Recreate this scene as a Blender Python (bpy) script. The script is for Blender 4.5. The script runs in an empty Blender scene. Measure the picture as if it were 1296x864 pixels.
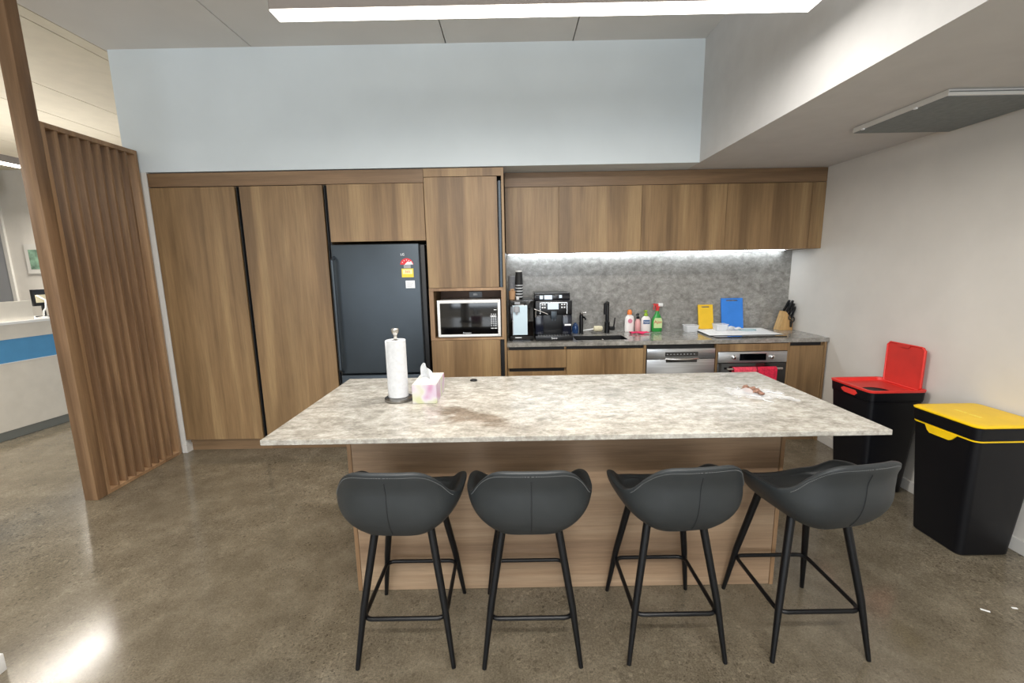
import bpy, bmesh, math, random
from mathutils import Vector, Matrix
random.seed(7)
scene = bpy.context.scene
COL = scene.collection
PI = math.pi

# ------------------------------------------------------------------ materials
def lin(c):
    return tuple(((v/255)/12.92 if v/255 <= .04045 else ((v/255+.055)/1.055)**2.4) for v in c) + (1,)

class N:
    def __init__(s, name):
        s.m = bpy.data.materials.new(name); s.m.use_nodes = True
        s.t = s.m.node_tree; s.b = s.t.nodes['Principled BSDF']
    def n(s, typ, **k):
        q = s.t.nodes.new(typ)
        for a, v in k.items():
            if a.startswith('i_'):
                key = a[2:]; key = int(key) if key.isdigit() else key.replace('_', ' ')
                q.inputs[key].default_value = v
            else: setattr(q, a, v)
        return q
    def l(s, a, b): s.t.links.new(a, b)
    def coord(s, scale=(1, 1, 1), rnd=True):
        tc = s.n('ShaderNodeTexCoord'); mp = s.n('ShaderNodeMapping')
        mp.inputs['Scale'].default_value = scale
        if rnd:
            oi = s.n('ShaderNodeObjectInfo'); mu = s.n('ShaderNodeMath', operation='MULTIPLY'); mu.inputs[1].default_value = 37.0
            s.l(oi.outputs['Random'], mu.inputs[0])
            ad = s.n('ShaderNodeVectorMath', operation='ADD')
            s.l(tc.outputs['Object'], ad.inputs[0]); s.l(mu.outputs[0], ad.inputs[1]); s.l(ad.outputs[0], mp.inputs['Vector'])
        else: s.l(tc.outputs['Object'], mp.inputs['Vector'])
        return mp.outputs['Vector']
    def noise(s, vec, scale, detail=3, rough=.55, dist=0):
        q = s.n('ShaderNodeTexNoise'); q.inputs['Scale'].default_value = scale; q.inputs['Detail'].default_value = detail
        q.inputs['Roughness'].default_value = rough; q.inputs['Distortion'].default_value = dist
        s.l(vec, q.inputs['Vector']); return q.outputs['Fac']
    def ramp(s, fac, stops):
        q = s.n('ShaderNodeValToRGB'); e = q.color_ramp.elements
        while len(e) < len(stops): e.new(.5)
        for i, (p, c) in enumerate(stops): e[i].position = p; e[i].color = lin(c) if max(c) > 3 else tuple(c[:3]) + (1,)
        s.l(fac, q.inputs['Fac']); return q.outputs['Color']
    def mix(s, a, b, fac=.5, mode='MIX'):
        q = s.n('ShaderNodeMix', data_type='RGBA', blend_type=mode)
        for inp, v in ((q.inputs['A'], a), (q.inputs['B'], b)):
            if isinstance(v, tuple): inp.default_value = lin(v)
            else: s.l(v, inp)
        f = q.inputs['Factor']
        if isinstance(fac, (int, float)): f.default_value = fac
        else: s.l(fac, f)
        return q.outputs['Result']
    def bump(s, h, strength=.2, dist=.01):
        q = s.n('ShaderNodeBump'); q.inputs['Strength'].default_value = strength; q.inputs['Distance'].default_value = dist
        s.l(h, q.inputs['Height']); s.l(q.outputs[0], s.b.inputs['Normal'])

def plain(name, c, rough=.5, metal=0, noise=.0, spec=.5, coat=0, emis=0, alpha=None, trans=0, nscale=8):
    q = N(name); b = q.b
    b.inputs['Base Color'].default_value = lin(c); b.inputs['Roughness'].default_value = rough
    b.inputs['Metallic'].default_value = metal; b.inputs['Specular IOR Level'].default_value = spec
    if coat: b.inputs['Coat Weight'].default_value = coat; b.inputs['Coat Roughness'].default_value = .05
    if emis: b.inputs['Emission Color'].default_value = lin(c); b.inputs['Emission Strength'].default_value = emis
    if trans: b.inputs['Transmission Weight'].default_value = trans
    if alpha is not None: b.inputs['Alpha'].default_value = alpha
    if noise:
        v = q.coord((1, 1, 1), False); f = q.noise(v, nscale, 4)
        lo = tuple(max(0, x*(1-noise)) for x in c); hi = tuple(min(255, x*(1+noise)) for x in c)
        q.l(q.ramp(f, [(.3, lo), (.7, hi)]), b.inputs['Base Color'])
    return q.m

def wood(name, base, dark, light, axis='Z', rough=.42, band=1.0):
    """veneer: tone bands across the grain, fine streaks along it"""
    q = N(name)
    A = {'Z': (1, 1, .05), 'X': (.05, 1, 1), 'Y': (1, .05, 1)}[axis]
    v = q.coord(A)
    w = q.noise(q.coord({'Z': (1, 1, .35), 'X': (.35, 1, 1), 'Y': (1, .35, 1)}[axis]), 3.2, 2, .5, .6)
    bands = q.noise(v, 8*band, 2.5, .5, .35)
    fine = q.noise(v, 70, 5, .7)
    vfine = q.noise(q.coord({'Z': (1, 1, .015), 'X': (.015, 1, 1), 'Y': (1, .015, 1)}[axis]), 260, 2, .6)
    c1 = q.ramp(bands, [(.36, dark), (.47, base), (.53, base), (.64, light)])
    c2 = q.ramp(fine, [(.3, (.72,)*3), (.5, (.92,)*3), (.72, (1.12,)*3)])
    c3 = q.ramp(vfine, [(.35, (.86,)*3), (.6, (1.04,)*3)])
    c4 = q.ramp(w, [(.35, (.88,)*3), (.65, (1.08,)*3)])
    c = q.mix(c1, c2, .75, 'MULTIPLY'); c = q.mix(c, c3, .6, 'MULTIPLY'); c = q.mix(c, c4, .8, 'MULTIPLY')
    q.l(c, q.b.inputs['Base Color']); q.b.inputs['Roughness'].default_value = rough
    q.b.inputs['Specular IOR Level'].default_value = .4
    q.bump(fine, .06, .002)
    return q.m

def stone(name, stops, veins, rough=.22, scale=1.0, speck=.5, streak=None, big_c=.8):
    q = N(name); v = q.coord((1, 1, 1), False)
    vs = q.coord((.75, 1.15, 1), False)
    big = q.noise(vs, 2.2*scale, 5, .6, .5)
    mid = q.noise(vs, 24*scale, 7, .72, .35)
    fn = q.noise(v, 85*scale, 4, .75)
    blot = q.noise(vs, 7*scale, 6, .65, .8)
    c = q.ramp(mid, stops)
    c = q.mix(c, q.ramp(big, [(.34, (.80,)*3), (.5, (.96,)*3), (.66, (1.08,)*3)]), big_c, 'MULTIPLY')
    c = q.mix(c, q.ramp(blot, [(.34, (.74,)*3), (.46, (.97,)*3), (.66, (1.05,)*3)]), .7, 'MULTIPLY')
    c = q.mix(c, q.ramp(fn, [(.28, (.70,)*3), (.5, (.98,)*3), (.72, (1.2,)*3)]), speck, 'MULTIPLY')
    vn = q.noise(vs, 3.2*scale, 8, .62, 1.2)
    a = q.n('ShaderNodeMath', operation='SUBTRACT'); a.inputs[1].default_value = .5; q.l(vn, a.inputs[0])
    ab = q.n('ShaderNodeMath', operation='ABSOLUTE'); q.l(a.outputs[0], ab.inputs[0])
    vm = q.ramp(ab.outputs[0], [(.0, (.35,)*3), (.014, (0, 0, 0)), (1, (0, 0, 0))])
    c = q.mix(c, veins, vm)
    if streak:                      # one darker vein band crossing the slab: (x, y, nx, ny, half width, half length, colour)
        x, y, nx, ny, hw, hl, col = streak
        tc = q.n('ShaderNodeTexCoord'); sb = q.n('ShaderNodeVectorMath', operation='SUBTRACT'); sb.inputs[1].default_value = (x, y, 0); q.l(tc.outputs['Object'], sb.inputs[0])
        d1 = q.n('ShaderNodeVectorMath', operation='DOT_PRODUCT'); d1.inputs[1].default_value = (nx, ny, 0); q.l(sb.outputs[0], d1.inputs[0])
        d2 = q.n('ShaderNodeVectorMath', operation='DOT_PRODUCT'); d2.inputs[1].default_value = (-ny, nx, 0); q.l(sb.outputs[0], d2.inputs[0])
        wob = q.n('ShaderNodeMath', operation='MULTIPLY_ADD'); wob.inputs[1].default_value = .35; wob.inputs[2].default_value = -.175; q.l(blot, wob.inputs[0])
        s1 = q.n('ShaderNodeMath', operation='ADD'); q.l(d1.outputs['Value'], s1.inputs[0]); q.l(wob.outputs[0], s1.inputs[1])
        fs = []
        for src, lim in ((s1.outputs[0], hw), (d2.outputs['Value'], hl)):
            aa = q.n('ShaderNodeMath', operation='ABSOLUTE'); q.l(src, aa.inputs[0])
            mr = q.n('ShaderNodeMapRange'); mr.inputs[1].default_value = lim*.3; mr.inputs[2].default_value = lim; mr.inputs[3].default_value = 1; mr.inputs[4].default_value = 0; q.l(aa.outputs[0], mr.inputs[0]); fs.append(mr.outputs[0])
        mu = q.n('ShaderNodeMath', operation='MULTIPLY'); q.l(fs[0], mu.inputs[0]); q.l(fs[1], mu.inputs[1])
        m2 = q.n('ShaderNodeMath', operation='MULTIPLY'); q.l(mu.outputs[0], m2.inputs[0]); m2.inputs[1].default_value = .85
        c = q.mix(c, q.mix(c, col, 1, 'MULTIPLY'), m2.outputs[0])
    q.l(c, q.b.inputs['Base Color']); q.b.inputs['Roughness'].default_value = rough
    return q.m

def floor_mat():
    q = N('polished_concrete'); v = q.coord((1, 1, 1), False)
    big = q.noise(v, 1.3, 5, .55, .2); mid = q.noise(v, 6, 7, .62, .15); fine = q.noise(v, 75, 6, .85); agg = q.noise(v, 150, 3, .65)
    vo = q.n('ShaderNodeTexVoronoi'); vo.inputs['Scale'].default_value = 80; q.l(v, vo.inputs['Vector'])
    patch = q.noise(v, .8, 3, .5)
    c = q.ramp(mid, [(.2, (97, 89, 74)), (.5, (116, 107, 91)), (.8, (137, 128, 111))])
    c = q.mix(c, q.ramp(big, [(.25, (.80,)*3), (.5, (.97,)*3), (.75, (1.12,)*3)]), .9, 'MULTIPLY')
    pk = q.ramp(patch, [(.40, (.35,)*3), (.62, (1, 1, 1))])
    fa = q.mix(c, q.ramp(fine, [(.25, (.45,)*3), (.5, (.96,)*3), (.75, (1.5,)*3)]), pk, 'MULTIPLY')
    fa = q.mix(fa, q.ramp(vo.outputs['Color'], [(.05, (.45,)*3), (.22, (.95,)*3), (.75, (1.0,)*3), (.95, (1.4,)*3)]), pk, 'MULTIPLY')
    fa = q.mix(fa, q.ramp(agg, [(.3, (.7,)*3), (.5, (1,)*3), (.72, (1.25,)*3)]), .7, 'MULTIPLY')
    v2 = q.n('ShaderNodeTexVoronoi'); v2.inputs['Scale'].default_value = 62; q.l(v, v2.inputs['Vector'])
    pit = q.ramp(v2.outputs['Distance'], [(.10, (.3,)*3), (.24, (1, 1, 1))])
    pp = q.ramp(q.noise(v, 1.6, 3, .6), [(.47, (0, 0, 0)), (.58, (.85,)*3)])
    fa = q.mix(fa, pit, pp, 'MULTIPLY')
    q.l(fa, q.b.inputs['Base Color'])
    r = q.n('ShaderNodeMapRange'); r.inputs[1].default_value = .3; r.inputs[2].default_value = .7; r.inputs[3].default_value = .11; r.inputs[4].default_value = .19
    q.l(big, r.inputs[0]); q.l(r.outputs[0], q.b.inputs['Roughness'])
    q.bump(mid, .04, .01)
    return q.m

def leather():
    q = N('black_leather'); v = q.coord((1, 1, 1), False)
    f = q.noise(v, 220, 3, .6)
    c = q.ramp(q.noise(v, 5, 3), [(.3, (37, 41, 43)), (.7, (46, 50, 52))])
    q.l(c, q.b.inputs['Base Color']); q.b.inputs['Roughness'].default_value = .48
    q.bump(f, .12, .002); return q.m

def brushed(name, c, rough=.3, axis='X'):
    q = N(name); A = (.02, 1, 1) if axis == 'X' else (1, 1, .02)
    f = q.noise(q.coord(A, False), 160, 3, .6)
    q.l(q.ramp(f, [(.3, tuple(x*.9 for x in c)), (.7, tuple(min(255, x*1.06) for x in c))]), q.b.inputs['Base Color'])
    q.b.inputs['Metallic'].default_value = .85; q.b.inputs['Roughness'].default_value = rough
    return q.m

M = {}
M['wood'] = wood('walnut_veneer', (141, 113, 79), (118, 93, 64), (159, 131, 93))
M['wood_h'] = wood('walnut_veneer_across', (126, 100, 73), (110, 86, 62), (140, 113, 84), 'X')
M['wood_light'] = wood('washed_oak_across', (158, 132, 106), (140, 115, 92), (174, 149, 122), 'X', .33)
M['wood_edge'] = wood('oak_edge', (156, 124, 92), (140, 110, 80), (170, 138, 104))
M['wood_screen'] = wood('screen_timber', (134, 104, 76), (118, 90, 64), (150, 119, 87), 'Z', .5, 2)
M['floor'] = floor_mat()
M['island'] = stone('pale_island_stone', [(.25, (118, 113, 104)), (.42, (160, 155, 145)), (.56, (188, 184, 174)), (.76, (218, 216, 209))], (146, 138, 126), .2, 1.0, .65, (-.41, -.22, .58, .81, .085, .36, (178, 162, 150)))
M['stone_grey'] = stone('grey_stone', [(.25, (106, 104, 100)), (.45, (138, 136, 131)), (.6, (160, 158, 153)), (.78, (184, 182, 176))], (104, 102, 98), .3, .9, .6)
M['worktop'] = stone('grey_stone_worktop', [(.25, (112, 110, 105)), (.45, (142, 139, 132)), (.6, (162, 159, 152)), (.78, (182, 179, 172))], (104, 100, 95), .13, 1.0, .5)
M['wall'] = plain('white_wall_paint', (215, 211, 204), .75, noise=.02, nscale=3)
M['wall_cool'] = plain('daylight_tinted_wall', (206, 214, 217), .75, noise=.015, nscale=2)  # white wall; the cool tint of daylight is put into its colour
M['ceiling'] = plain('ceiling_paint', (211, 209, 205), .85, noise=.015, nscale=2)
M['ceiling_far'] = plain('lamplit_office_ceiling', (226, 219, 202), .85, noise=.015)  # office lamp light put into the colour, brighter than the kitchen ceiling
M['soffit'] = plain('soffit_paint', (196, 195, 193), .8, noise=.015)
M['trim'] = plain('white_gloss_trim', (214, 212, 207), .45, noise=.01)
M['shadow'] = plain('matt_black_channel', (17, 17, 19), .55)
M['black'] = plain('black_metal', (9, 10, 13), .4, spec=.35)
M['blackp'] = plain('black_plastic', (15, 16, 19), .32, noise=.05)
M['binblack'] = plain('bin_black_plastic', (9, 10, 15), .42, spec=.3, noise=.08, nscale=60)
M['gloss'] = plain('gloss_black_glass', (6, 7, 9), .06, coat=.6)
M['leather'] = leather()
M['stitch'] = plain('grey_thread', (104, 106, 106), .7)
M['seam'] = plain('leather_seam', (36, 38, 41), .5)
M['fridge'] = plain('black_steel', (66, 74, 81), .42, .55, noise=.03, nscale=4)
M['fridge_side'] = plain('fridge_side_black', (20, 21, 23), .5)
M['steel'] = brushed('stainless_steel', (190, 192, 194), .3)
M['steel_h'] = brushed('satin_steel', (205, 202, 196), .24)
M['steel_dark'] = brushed('dark_satin_steel', (132, 130, 126), .2)
M['chrome'] = plain('chrome', (225, 225, 225), .12, 1)
M['white'] = plain('white_plastic', (228, 228, 226), .35)
M['paper'] = plain('white_paper', (246, 246, 245), .85, noise=.02, nscale=40)
M['softpaper'] = plain('soft_tissue_paper', (206, 207, 208), .9, noise=.03, nscale=60)
M['red'] = plain('red_plastic', (226, 58, 50), .4, noise=.04)
M['redin'] = plain('red_plastic_inner', (206, 56, 48), .5, noise=.04)
M['yellow'] = plain('yellow_plastic', (248, 205, 20), .4, noise=.03)
M['lettering'] = plain('faint_relief_lettering', (252, 226, 90), .4)
M['blueboard'] = plain('blue_board_plastic', (50, 126, 214), .45, noise=.03)
M['yellowboard'] = plain('yellow_board_plastic', (230, 186, 40), .45, noise=.03)
M['navy'] = plain('dark_slot', (20, 30, 50), .6)
M['blue_stripe'] = plain('blue_laminate', (76, 144, 192), .5, noise=.02)
M['deskwhite'] = plain('desk_white_laminate', (214, 208, 196), .45, noise=.02)
M['deskkick'] = plain('grey_kick', (118, 120, 114), .6)
M['bamboo'] = wood('bamboo', (206, 166, 110), (190, 148, 94), (220, 184, 130), 'Z', .5)
M['pink'] = plain('pink_cloth', (222, 50, 98), .9, noise=.1, nscale=40)
M['towel'] = plain('crimson_towel', (206, 36, 66), .95, noise=.14, nscale=60)
M['towel2'] = plain('rose_towel', (222, 70, 92), .95, noise=.14, nscale=60)
M['green'] = plain('green_plastic', (46, 150, 66), .3, noise=.05)
M['lime'] = plain('lime_plastic', (150, 190, 40), .4)
M['orange'] = plain('orange_cap', (236, 130, 60), .4)
M['bottlewhite'] = plain('bottle_white', (236, 232, 228), .35)
M['bottlepink'] = plain('pink_soap', (214, 160, 158), .25)
M['labelgreen'] = plain('pale_green_label', (200, 222, 160), .5)
M['labelblue'] = plain('blue_label', (60, 96, 140), .5)
M['pinklabel'] = plain('pink_label_print', (206, 130, 150), .5)
M['redlabel'] = plain('red_print', (196, 30, 40), .5)
M['redpump'] = plain('red_trigger', (206, 52, 52), .4)
M['labelred'] = plain('red_sticker', (210, 38, 48), .5)
M['labelyellow'] = plain('yellow_sticker', (232, 206, 60), .5)
M['labelcream'] = plain('cream_print', (246, 236, 168), .5)
M['greyprint'] = plain('grey_print', (150, 152, 156), .5)
M['whiteprint'] = plain('white_print', (236, 238, 240), .5)
M['bluetint'] = plain('blue_tinted_plastic', (70, 110, 170), .12, trans=.6)
M['beige'] = plain('beige_bristles', (216, 208, 178), .8, noise=.1, nscale=200)
M['panel_led'] = plain('frosted_backlit_panel', (178, 196, 204), .25, emis=.25)
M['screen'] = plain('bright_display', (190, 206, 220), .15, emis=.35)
M['blued'] = plain('indigo_light', (50, 60, 170), .3, emis=.3)
M['cup'] = plain('kraft_cup', (190, 150, 112), .7)
M['cupdark'] = plain('dark_ripple_cup', (30, 30, 30), .7)
M['wood_stick'] = plain('stir_stick_wood', (214, 172, 128), .7)
M['led'] = plain('led_white', (236, 246, 255), .5, emis=14)
M['lamp'] = plain('lamp_diffuser', (255, 249, 240), .5, emis=5)
M['lampfar'] = plain('far_lamp_diffuser', (255, 244, 226), .5, emis=16)
M['housing'] = plain('lamp_housing', (128, 120, 113), .5)
M['ventgrey'] = plain('vent_grey_mesh', (120, 126, 127), .7, noise=.05, nscale=30)
M['duct'] = plain('galvanised_duct', (186, 184, 174), .5, .1, noise=.05)
M['mint'] = plain('teal_print', (112, 140, 122), .6, noise=.4, nscale=9)
M['clip'] = plain('bright_clip', (240, 240, 240), .3)
M['brownfood'] = plain('brown_crumbly_filling', (132, 98, 82), .7, noise=.25, nscale=120)
M['clear'] = plain('clear_plastic', (244, 246, 248), .12, alpha=.32)
M['clearfold'] = plain('clear_plastic_fold', (240, 242, 244), .2, alpha=.62)
M['maroon'] = plain('maroon_board', (120, 48, 48), .6)
M['joint'] = plain('ceiling_joint_shadow', (60, 58, 55), .9)

# tissue box print
def tissue_print():
    q = N('tissue_box_print'); v = q.coord((1, 1, 1), False)
    f = q.noise(v, 13, 1, .5, .3); g = q.noise(v, 17, 2, .5)
    c = q.ramp(f, [(.34, (190, 194, 130)), (.46, (206, 202, 200)), (.56, (196, 170, 194)), (.68, (186, 108, 156))])
    q.l(q.mix(c, (204, 200, 200), .3), q.b.inputs['Base Color']); q.b.inputs['Roughness'].default_value = .55
    return q.m
M['tissue_print'] = tissue_print()
def tissue_top():
    q = N('tissue_box_top_print'); v = q.coord((1, 1, 1), False)
    f = q.noise(v, 90, 3, .6)
    q.l(q.ramp(f, [(.3, (150, 144, 136)), (.42, (200, 197, 190)), (1, (206, 204, 198))]), q.b.inputs['Base Color'])
    return q.m
M['tissue_top'] = tissue_top()

# ------------------------------------------------------------------ mesh helpers
class MB:
    def __init__(s): s.bm = bmesh.new()
    def box(s, x0, x1, y0, y1, z0, z1, bev=0, seg=2):
        b2 = bmesh.new(); bmesh.ops.create_cube(b2, size=1)
        for v in b2.verts:
            v.co = Vector(((x0+x1)/2+v.co.x*(x1-x0), (y0+y1)/2+v.co.y*(y1-y0), (z0+z1)/2+v.co.z*(z1-z0)))
        if bev: bmesh.ops.bevel(b2, geom=b2.edges[:], offset=bev, segments=seg, profile=.5, affect='EDGES')
        s._add(b2); return s
    def _add(s, b2, mat=None):
        if mat: bmesh.ops.transform(b2, matrix=mat, verts=b2.verts)
        me = bpy.data.meshes.new('t'); b2.to_mesh(me); b2.free(); s.bm.from_mesh(me); bpy.data.meshes.remove(me)
    def obox(s, c, size, rot=(0, 0, 0), bev=0):
        b2 = bmesh.new(); bmesh.ops.create_cube(b2, size=1)
        for v in b2.verts: v.co = Vector((v.co.x*size[0], v.co.y*size[1], v.co.z*size[2]))
        if bev: bmesh.ops.bevel(b2, geom=b2.edges[:], offset=bev, segments=2, profile=.5, affect='EDGES')
        from mathutils import Euler
        s._add(b2, Matrix.Translation(c) @ Euler(rot).to_matrix().to_4x4()); return s
    def lathe(s, c, prof, n=32, axis='Z', sx=1, sy=1):
        """prof: list of (r, h) ; closed with caps when r>0 at the ends"""
        rings = []
        for r, hh in prof:
            ring = []
            for i in range(n):
                a = 2*PI*i/n; p = (r*math.cos(a)*sx, r*math.sin(a)*sy, hh)
                if axis == 'Y': p = (p[0], p[2], p[1])
                if axis == 'X': p = (p[2], p[0], p[1])
                ring.append(s.bm.verts.new(Vector(c)+Vector(p)))
            rings.append(ring)
        for a, b in zip(rings, rings[1:]):
            for i in range(n):
                s.bm.faces.new((a[i], a[(i+1) % n], b[(i+1) % n], b[i]))
        if prof[0][0] > 0: s.bm.faces.new(rings[0])
        if prof[-1][0] > 0: s.bm.faces.new(rings[-1])
        return s
    def tube(s, pts, rad, n=12, closed=False):
        pts = [Vector(p) for p in pts]; m = len(pts)
        rad = rad if isinstance(rad, (list, tuple)) else [rad]*m
        rings = []; prev = None
        for i, p in enumerate(pts):
            if closed: t = (pts[(i+1) % m]-pts[i-1]).normalized()
            else: t = (pts[min(i+1, m-1)]-pts[max(i-1, 0)]).normalized()
            if prev is None:
                u = t.orthogonal().normalized()
            else:
                u = (prev - t*prev.dot(t)).normalized()
            prev = u; w = t.cross(u)
            rings.append([s.bm.verts.new(p+(u*math.cos(2*PI*k/n)+w*math.sin(2*PI*k/n))*rad[i]) for k in range(n)])
        last = m if closed else m-1
        for i in range(last):
            a, b = rings[i], rings[(i+1) % m]
            for k in range(n): s.bm.faces.new((a[k], a[(k+1) % n], b[(k+1) % n], b[k]))
        if not closed: s.bm.faces.new(rings[0]); s.bm.faces.new(rings[-1])
        return s
    def prism(s, poly, d0, d1, axis='Y'):
        def P(a, b, d): return {'Y': (a, d, b), 'X': (d, a, b), 'Z': (a, b, d)}[axis]
        A = [s.bm.verts.new(P(a, b, d0)) for a, b in poly]; B = [s.bm.verts.new(P(a, b, d1)) for a, b in poly]
        n = len(poly); s.bm.faces.new(A); s.bm.faces.new(B)
        for i in range(n): s.bm.faces.new((A[i], A[(i+1) % n], B[(i+1) % n], B[i]))
        return s
    def loft(s, rings, cap0=True, cap1=True):
        R = [[s.bm.verts.new(p) for p in r] for r in rings]; n = len(R[0])
        for a, b in zip(R, R[1:]):
            for i in range(n): s.bm.faces.new((a[i], a[(i+1) % n], b[(i+1) % n], b[i]))
        if cap0: s.bm.faces.new(R[0])
        if cap1: s.bm.faces.new(R[-1])
        return s
    def sheet(s, fn, nu, nv, th=0):
        g = [[s.bm.verts.new(fn(i/nu, j/nv)) for j in range(nv+1)] for i in range(nu+1)]
        for i in range(nu):
            for j in range(nv): s.bm.faces.new((g[i][j], g[i+1][j], g[i+1][j+1], g[i][j+1]))
        return s
    def build(s, name, mat, parent=None, smooth=True, solid=0):
        bm = s.bm; off = Vector((0, 0, 0))
        if parent is not None: off = Vector(parent.get('_o', (0, 0, 0)))
        for v in bm.verts: v.co -= off
        bmesh.ops.recalc_face_normals(bm, faces=bm.faces)
        me = bpy.data.meshes.new(name); bm.to_mesh(me); bm.free()
        me.materials.append(M[mat] if isinstance(mat, str) else mat)
        if smooth:
            for p in me.polygons: p.use_smooth = True
            me.set_sharp_from_angle(angle=math.radians(35))
        o = bpy.data.objects.new(name, me); COL.objects.link(o)
        if parent is not None: o.parent = parent; o['_o'] = tuple(off)
        if solid:
            md = o.modifiers.new('solid', 'SOLIDIFY'); md.thickness = solid
        return o

def thing(name, label, cat, loc, group=None):
    o = bpy.data.objects.new(name, None); COL.objects.link(o)
    o.location = loc; o['_o'] = tuple(loc); o['label'] = label; o['category'] = cat; o.empty_display_size = .05
    if group: o['group'] = group
    return o
def tag(o, label, cat, group=None, kind=None):
    o['label'] = label; o['category'] = cat
    if group: o['group'] = group
    if kind: o['kind'] = kind
    return o
def recentre(o, p):
    """move a top-level mesh's origin to p"""
    for v in o.data.vertices: v.co -= Vector(p)
    o.location = p; return o
def struct(name, mb, mat, label=None, cat=None):
    o = mb.build(name, mat, smooth=False); o['kind'] = 'structure'
    if label: o['label'] = label; o['category'] = cat
    return o
def B(*a, **k): return MB().box(*a, **k)
def rrect(cx, cy, hx, hy, r, z, n=6):
    out = []
    for sx, sy, a0 in ((1, 1, 0), (-1, 1, PI/2), (-1, -1, PI), (1, -1, 1.5*PI)):
        for k in range(n+1):
            a = a0+PI/2*k/n
            out.append((cx+sx*(hx-r)+r*math.cos(a), cy+sy*(hy-r)+r*math.sin(a), z))
    return out
def text(name, body, loc, size, mat, parent, rot=(PI/2, 0, 0), sx=1):
    cu = bpy.data.curves.new('t', 'FONT'); cu.body = body; cu.size = size; cu.align_x = 'CENTER'; cu.align_y = 'CENTER'; cu.extrude = .0004
    to = bpy.data.objects.new('t', cu); COL.objects.link(to)
    dg = bpy.context.evaluated_depsgraph_get(); dg.update()
    me = bpy.data.meshes.new_from_object(to.evaluated_get(dg)); bpy.data.objects.remove(to); bpy.data.curves.remove(cu)
    from mathutils import Euler
    mt = Matrix.Translation(Vector(loc)-Vector(parent.get('_o', (0, 0, 0)))) @ Euler(rot).to_matrix().to_4x4() @ Matrix.Diagonal((sx, 1, 1, 1))
    me.transform(mt); me.materials.clear(); me.materials.append(M[mat]); me.name = name
    o = bpy.data.objects.new(name, me); COL.objects.link(o); o.parent = parent; o['_o'] = tuple(parent.get('_o', (0, 0, 0)))
    return o

# ------------------------------------------------------------------ room
ZC = 3.166; ZS = 2.2955; D = 3.556; YB = 4.19; XR = 2.635; XF = -11.0; YF = 7.2; YN = -4.0
struct('floor', B(XF, XR+.1, YN, YF+.1, -.1, 0), 'floor')
# ceiling panels: each bay is separated from the next by a shadow joint
xs = [XF, -6.2, -4.735, -4.09, -3.12, -3.0, -1.9, -.46, .483, XR+.1]
mb = MB()
for a, b in zip(xs[5:], xs[6:]): mb.box(a+.004, b-.004, YN, YF+.1, ZC, ZC+.05)
struct('ceiling', mb, 'ceiling')
mb = MB()
for a, b in zip(xs[:5], xs[1:6]): mb.box(a+.006, b-.006, YN, YF+.1, ZC, ZC+.05)
struct('ceiling_office', mb, 'ceiling_far')
struct('ceiling_slab', B(XF, XR+.1, YN, YF+.1, ZC+.05, ZC+.1), 'joint')
struct('wall_right', B(XR, XR+.1, YN, YB+.1, 0, ZC), 'wall')
struct('wall_back', B(-2.973, XR, YB, YB+.1, 0, ZS), 'wall')
struct('wall_back_upper', B(-2.973, 1.466, D, YB+.1, ZS, ZC), 'wall_cool')
struct('ceiling_lower', MB().box(1.466, XR, YN, YB+.1, ZS, ZC), 'soffit')
struct('wall_left', B(-2.973, -2.822, D+.002, YB+.1, 0, ZS), 'trim')
struct('baseboard_left', B(-2.852, -2.811, D-.012, D+.075, 0, .07), 'trim')
struct('wall_far', B(XF, -2.973, YF, YF+.1, 0, ZC), 'wall')
struct('wall_far_left', B(XF-.1, XF, YN, YF, 0, ZC), 'wall')
struct('baseboard_right', B(XR-.014, XR, YN, 3.6, 0, .075, .003), 'trim')
# wall behind the camera with two tall windows
struct('wall_near', MB().box(XF, -5.6, YN-.1, YN, 0, ZC).box(-5.6, XR, YN-.1, YN, 0, .5).box(-5.6, XR, YN-.1, YN, 2.7, ZC).box(-2.2, -1.6, YN-.1, YN, .5, 2.7).box(1.9, XR, YN-.1, YN, .5, 2.7), 'wall')
for i, (a, b) in enumerate(((-5.6, -2.2), (-1.6, 1.9))):
    mb = MB()
    for x in (a, (a+b)/2-.03, b-.06): mb.box(x, x+.06, YN-.08, YN-.03, .5, 2.7)
    mb.box(a, b, YN-.08, YN-.03, .5, .56).box(a, b, YN-.08, YN-.03, 2.64, 2.7)
    struct('window_%d' % (i+1), mb, 'shadow')

# ------------------------------------------------------------------ timber screen and post
po = B(-2.946, -2.857, 2.767, 2.842, 0, ZC-.001, .002).build('timber_post', 'wood_screen')
recentre(po, (-2.9, 2.805, 0)); tag(po, 'tall square timber post at the free end of the slatted screen', 'post')
sc = thing('slatted_screen', 'brown timber screen of upright slats between post and cabinets', 'screen', (-2.905, 3.19, 0))
S0, S1, ST = 2.8435, 3.5415, 2.45
fr = MB().box(-2.95, -2.858, S0, S0+.026, .0, ST).box(-2.95, -2.858, S1-.022, S1, .0, ST)
fr.box(-2.95, -2.858, S0+.026, S1-.022, .0, .022).box(-2.95, -2.858, S0+.026, S1-.022, ST-.03, ST)
fr.build('frame', 'wood_edge', sc, False)
p = (S1-.022-S0-.026)/9
for k in range(1, 9):
    y = S0+.026+p*k
    B(-2.945, -2.864, y-.0095, y+.0095, .022, ST-.03, .002, 1).build('slat', 'wood_screen', sc)

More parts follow.
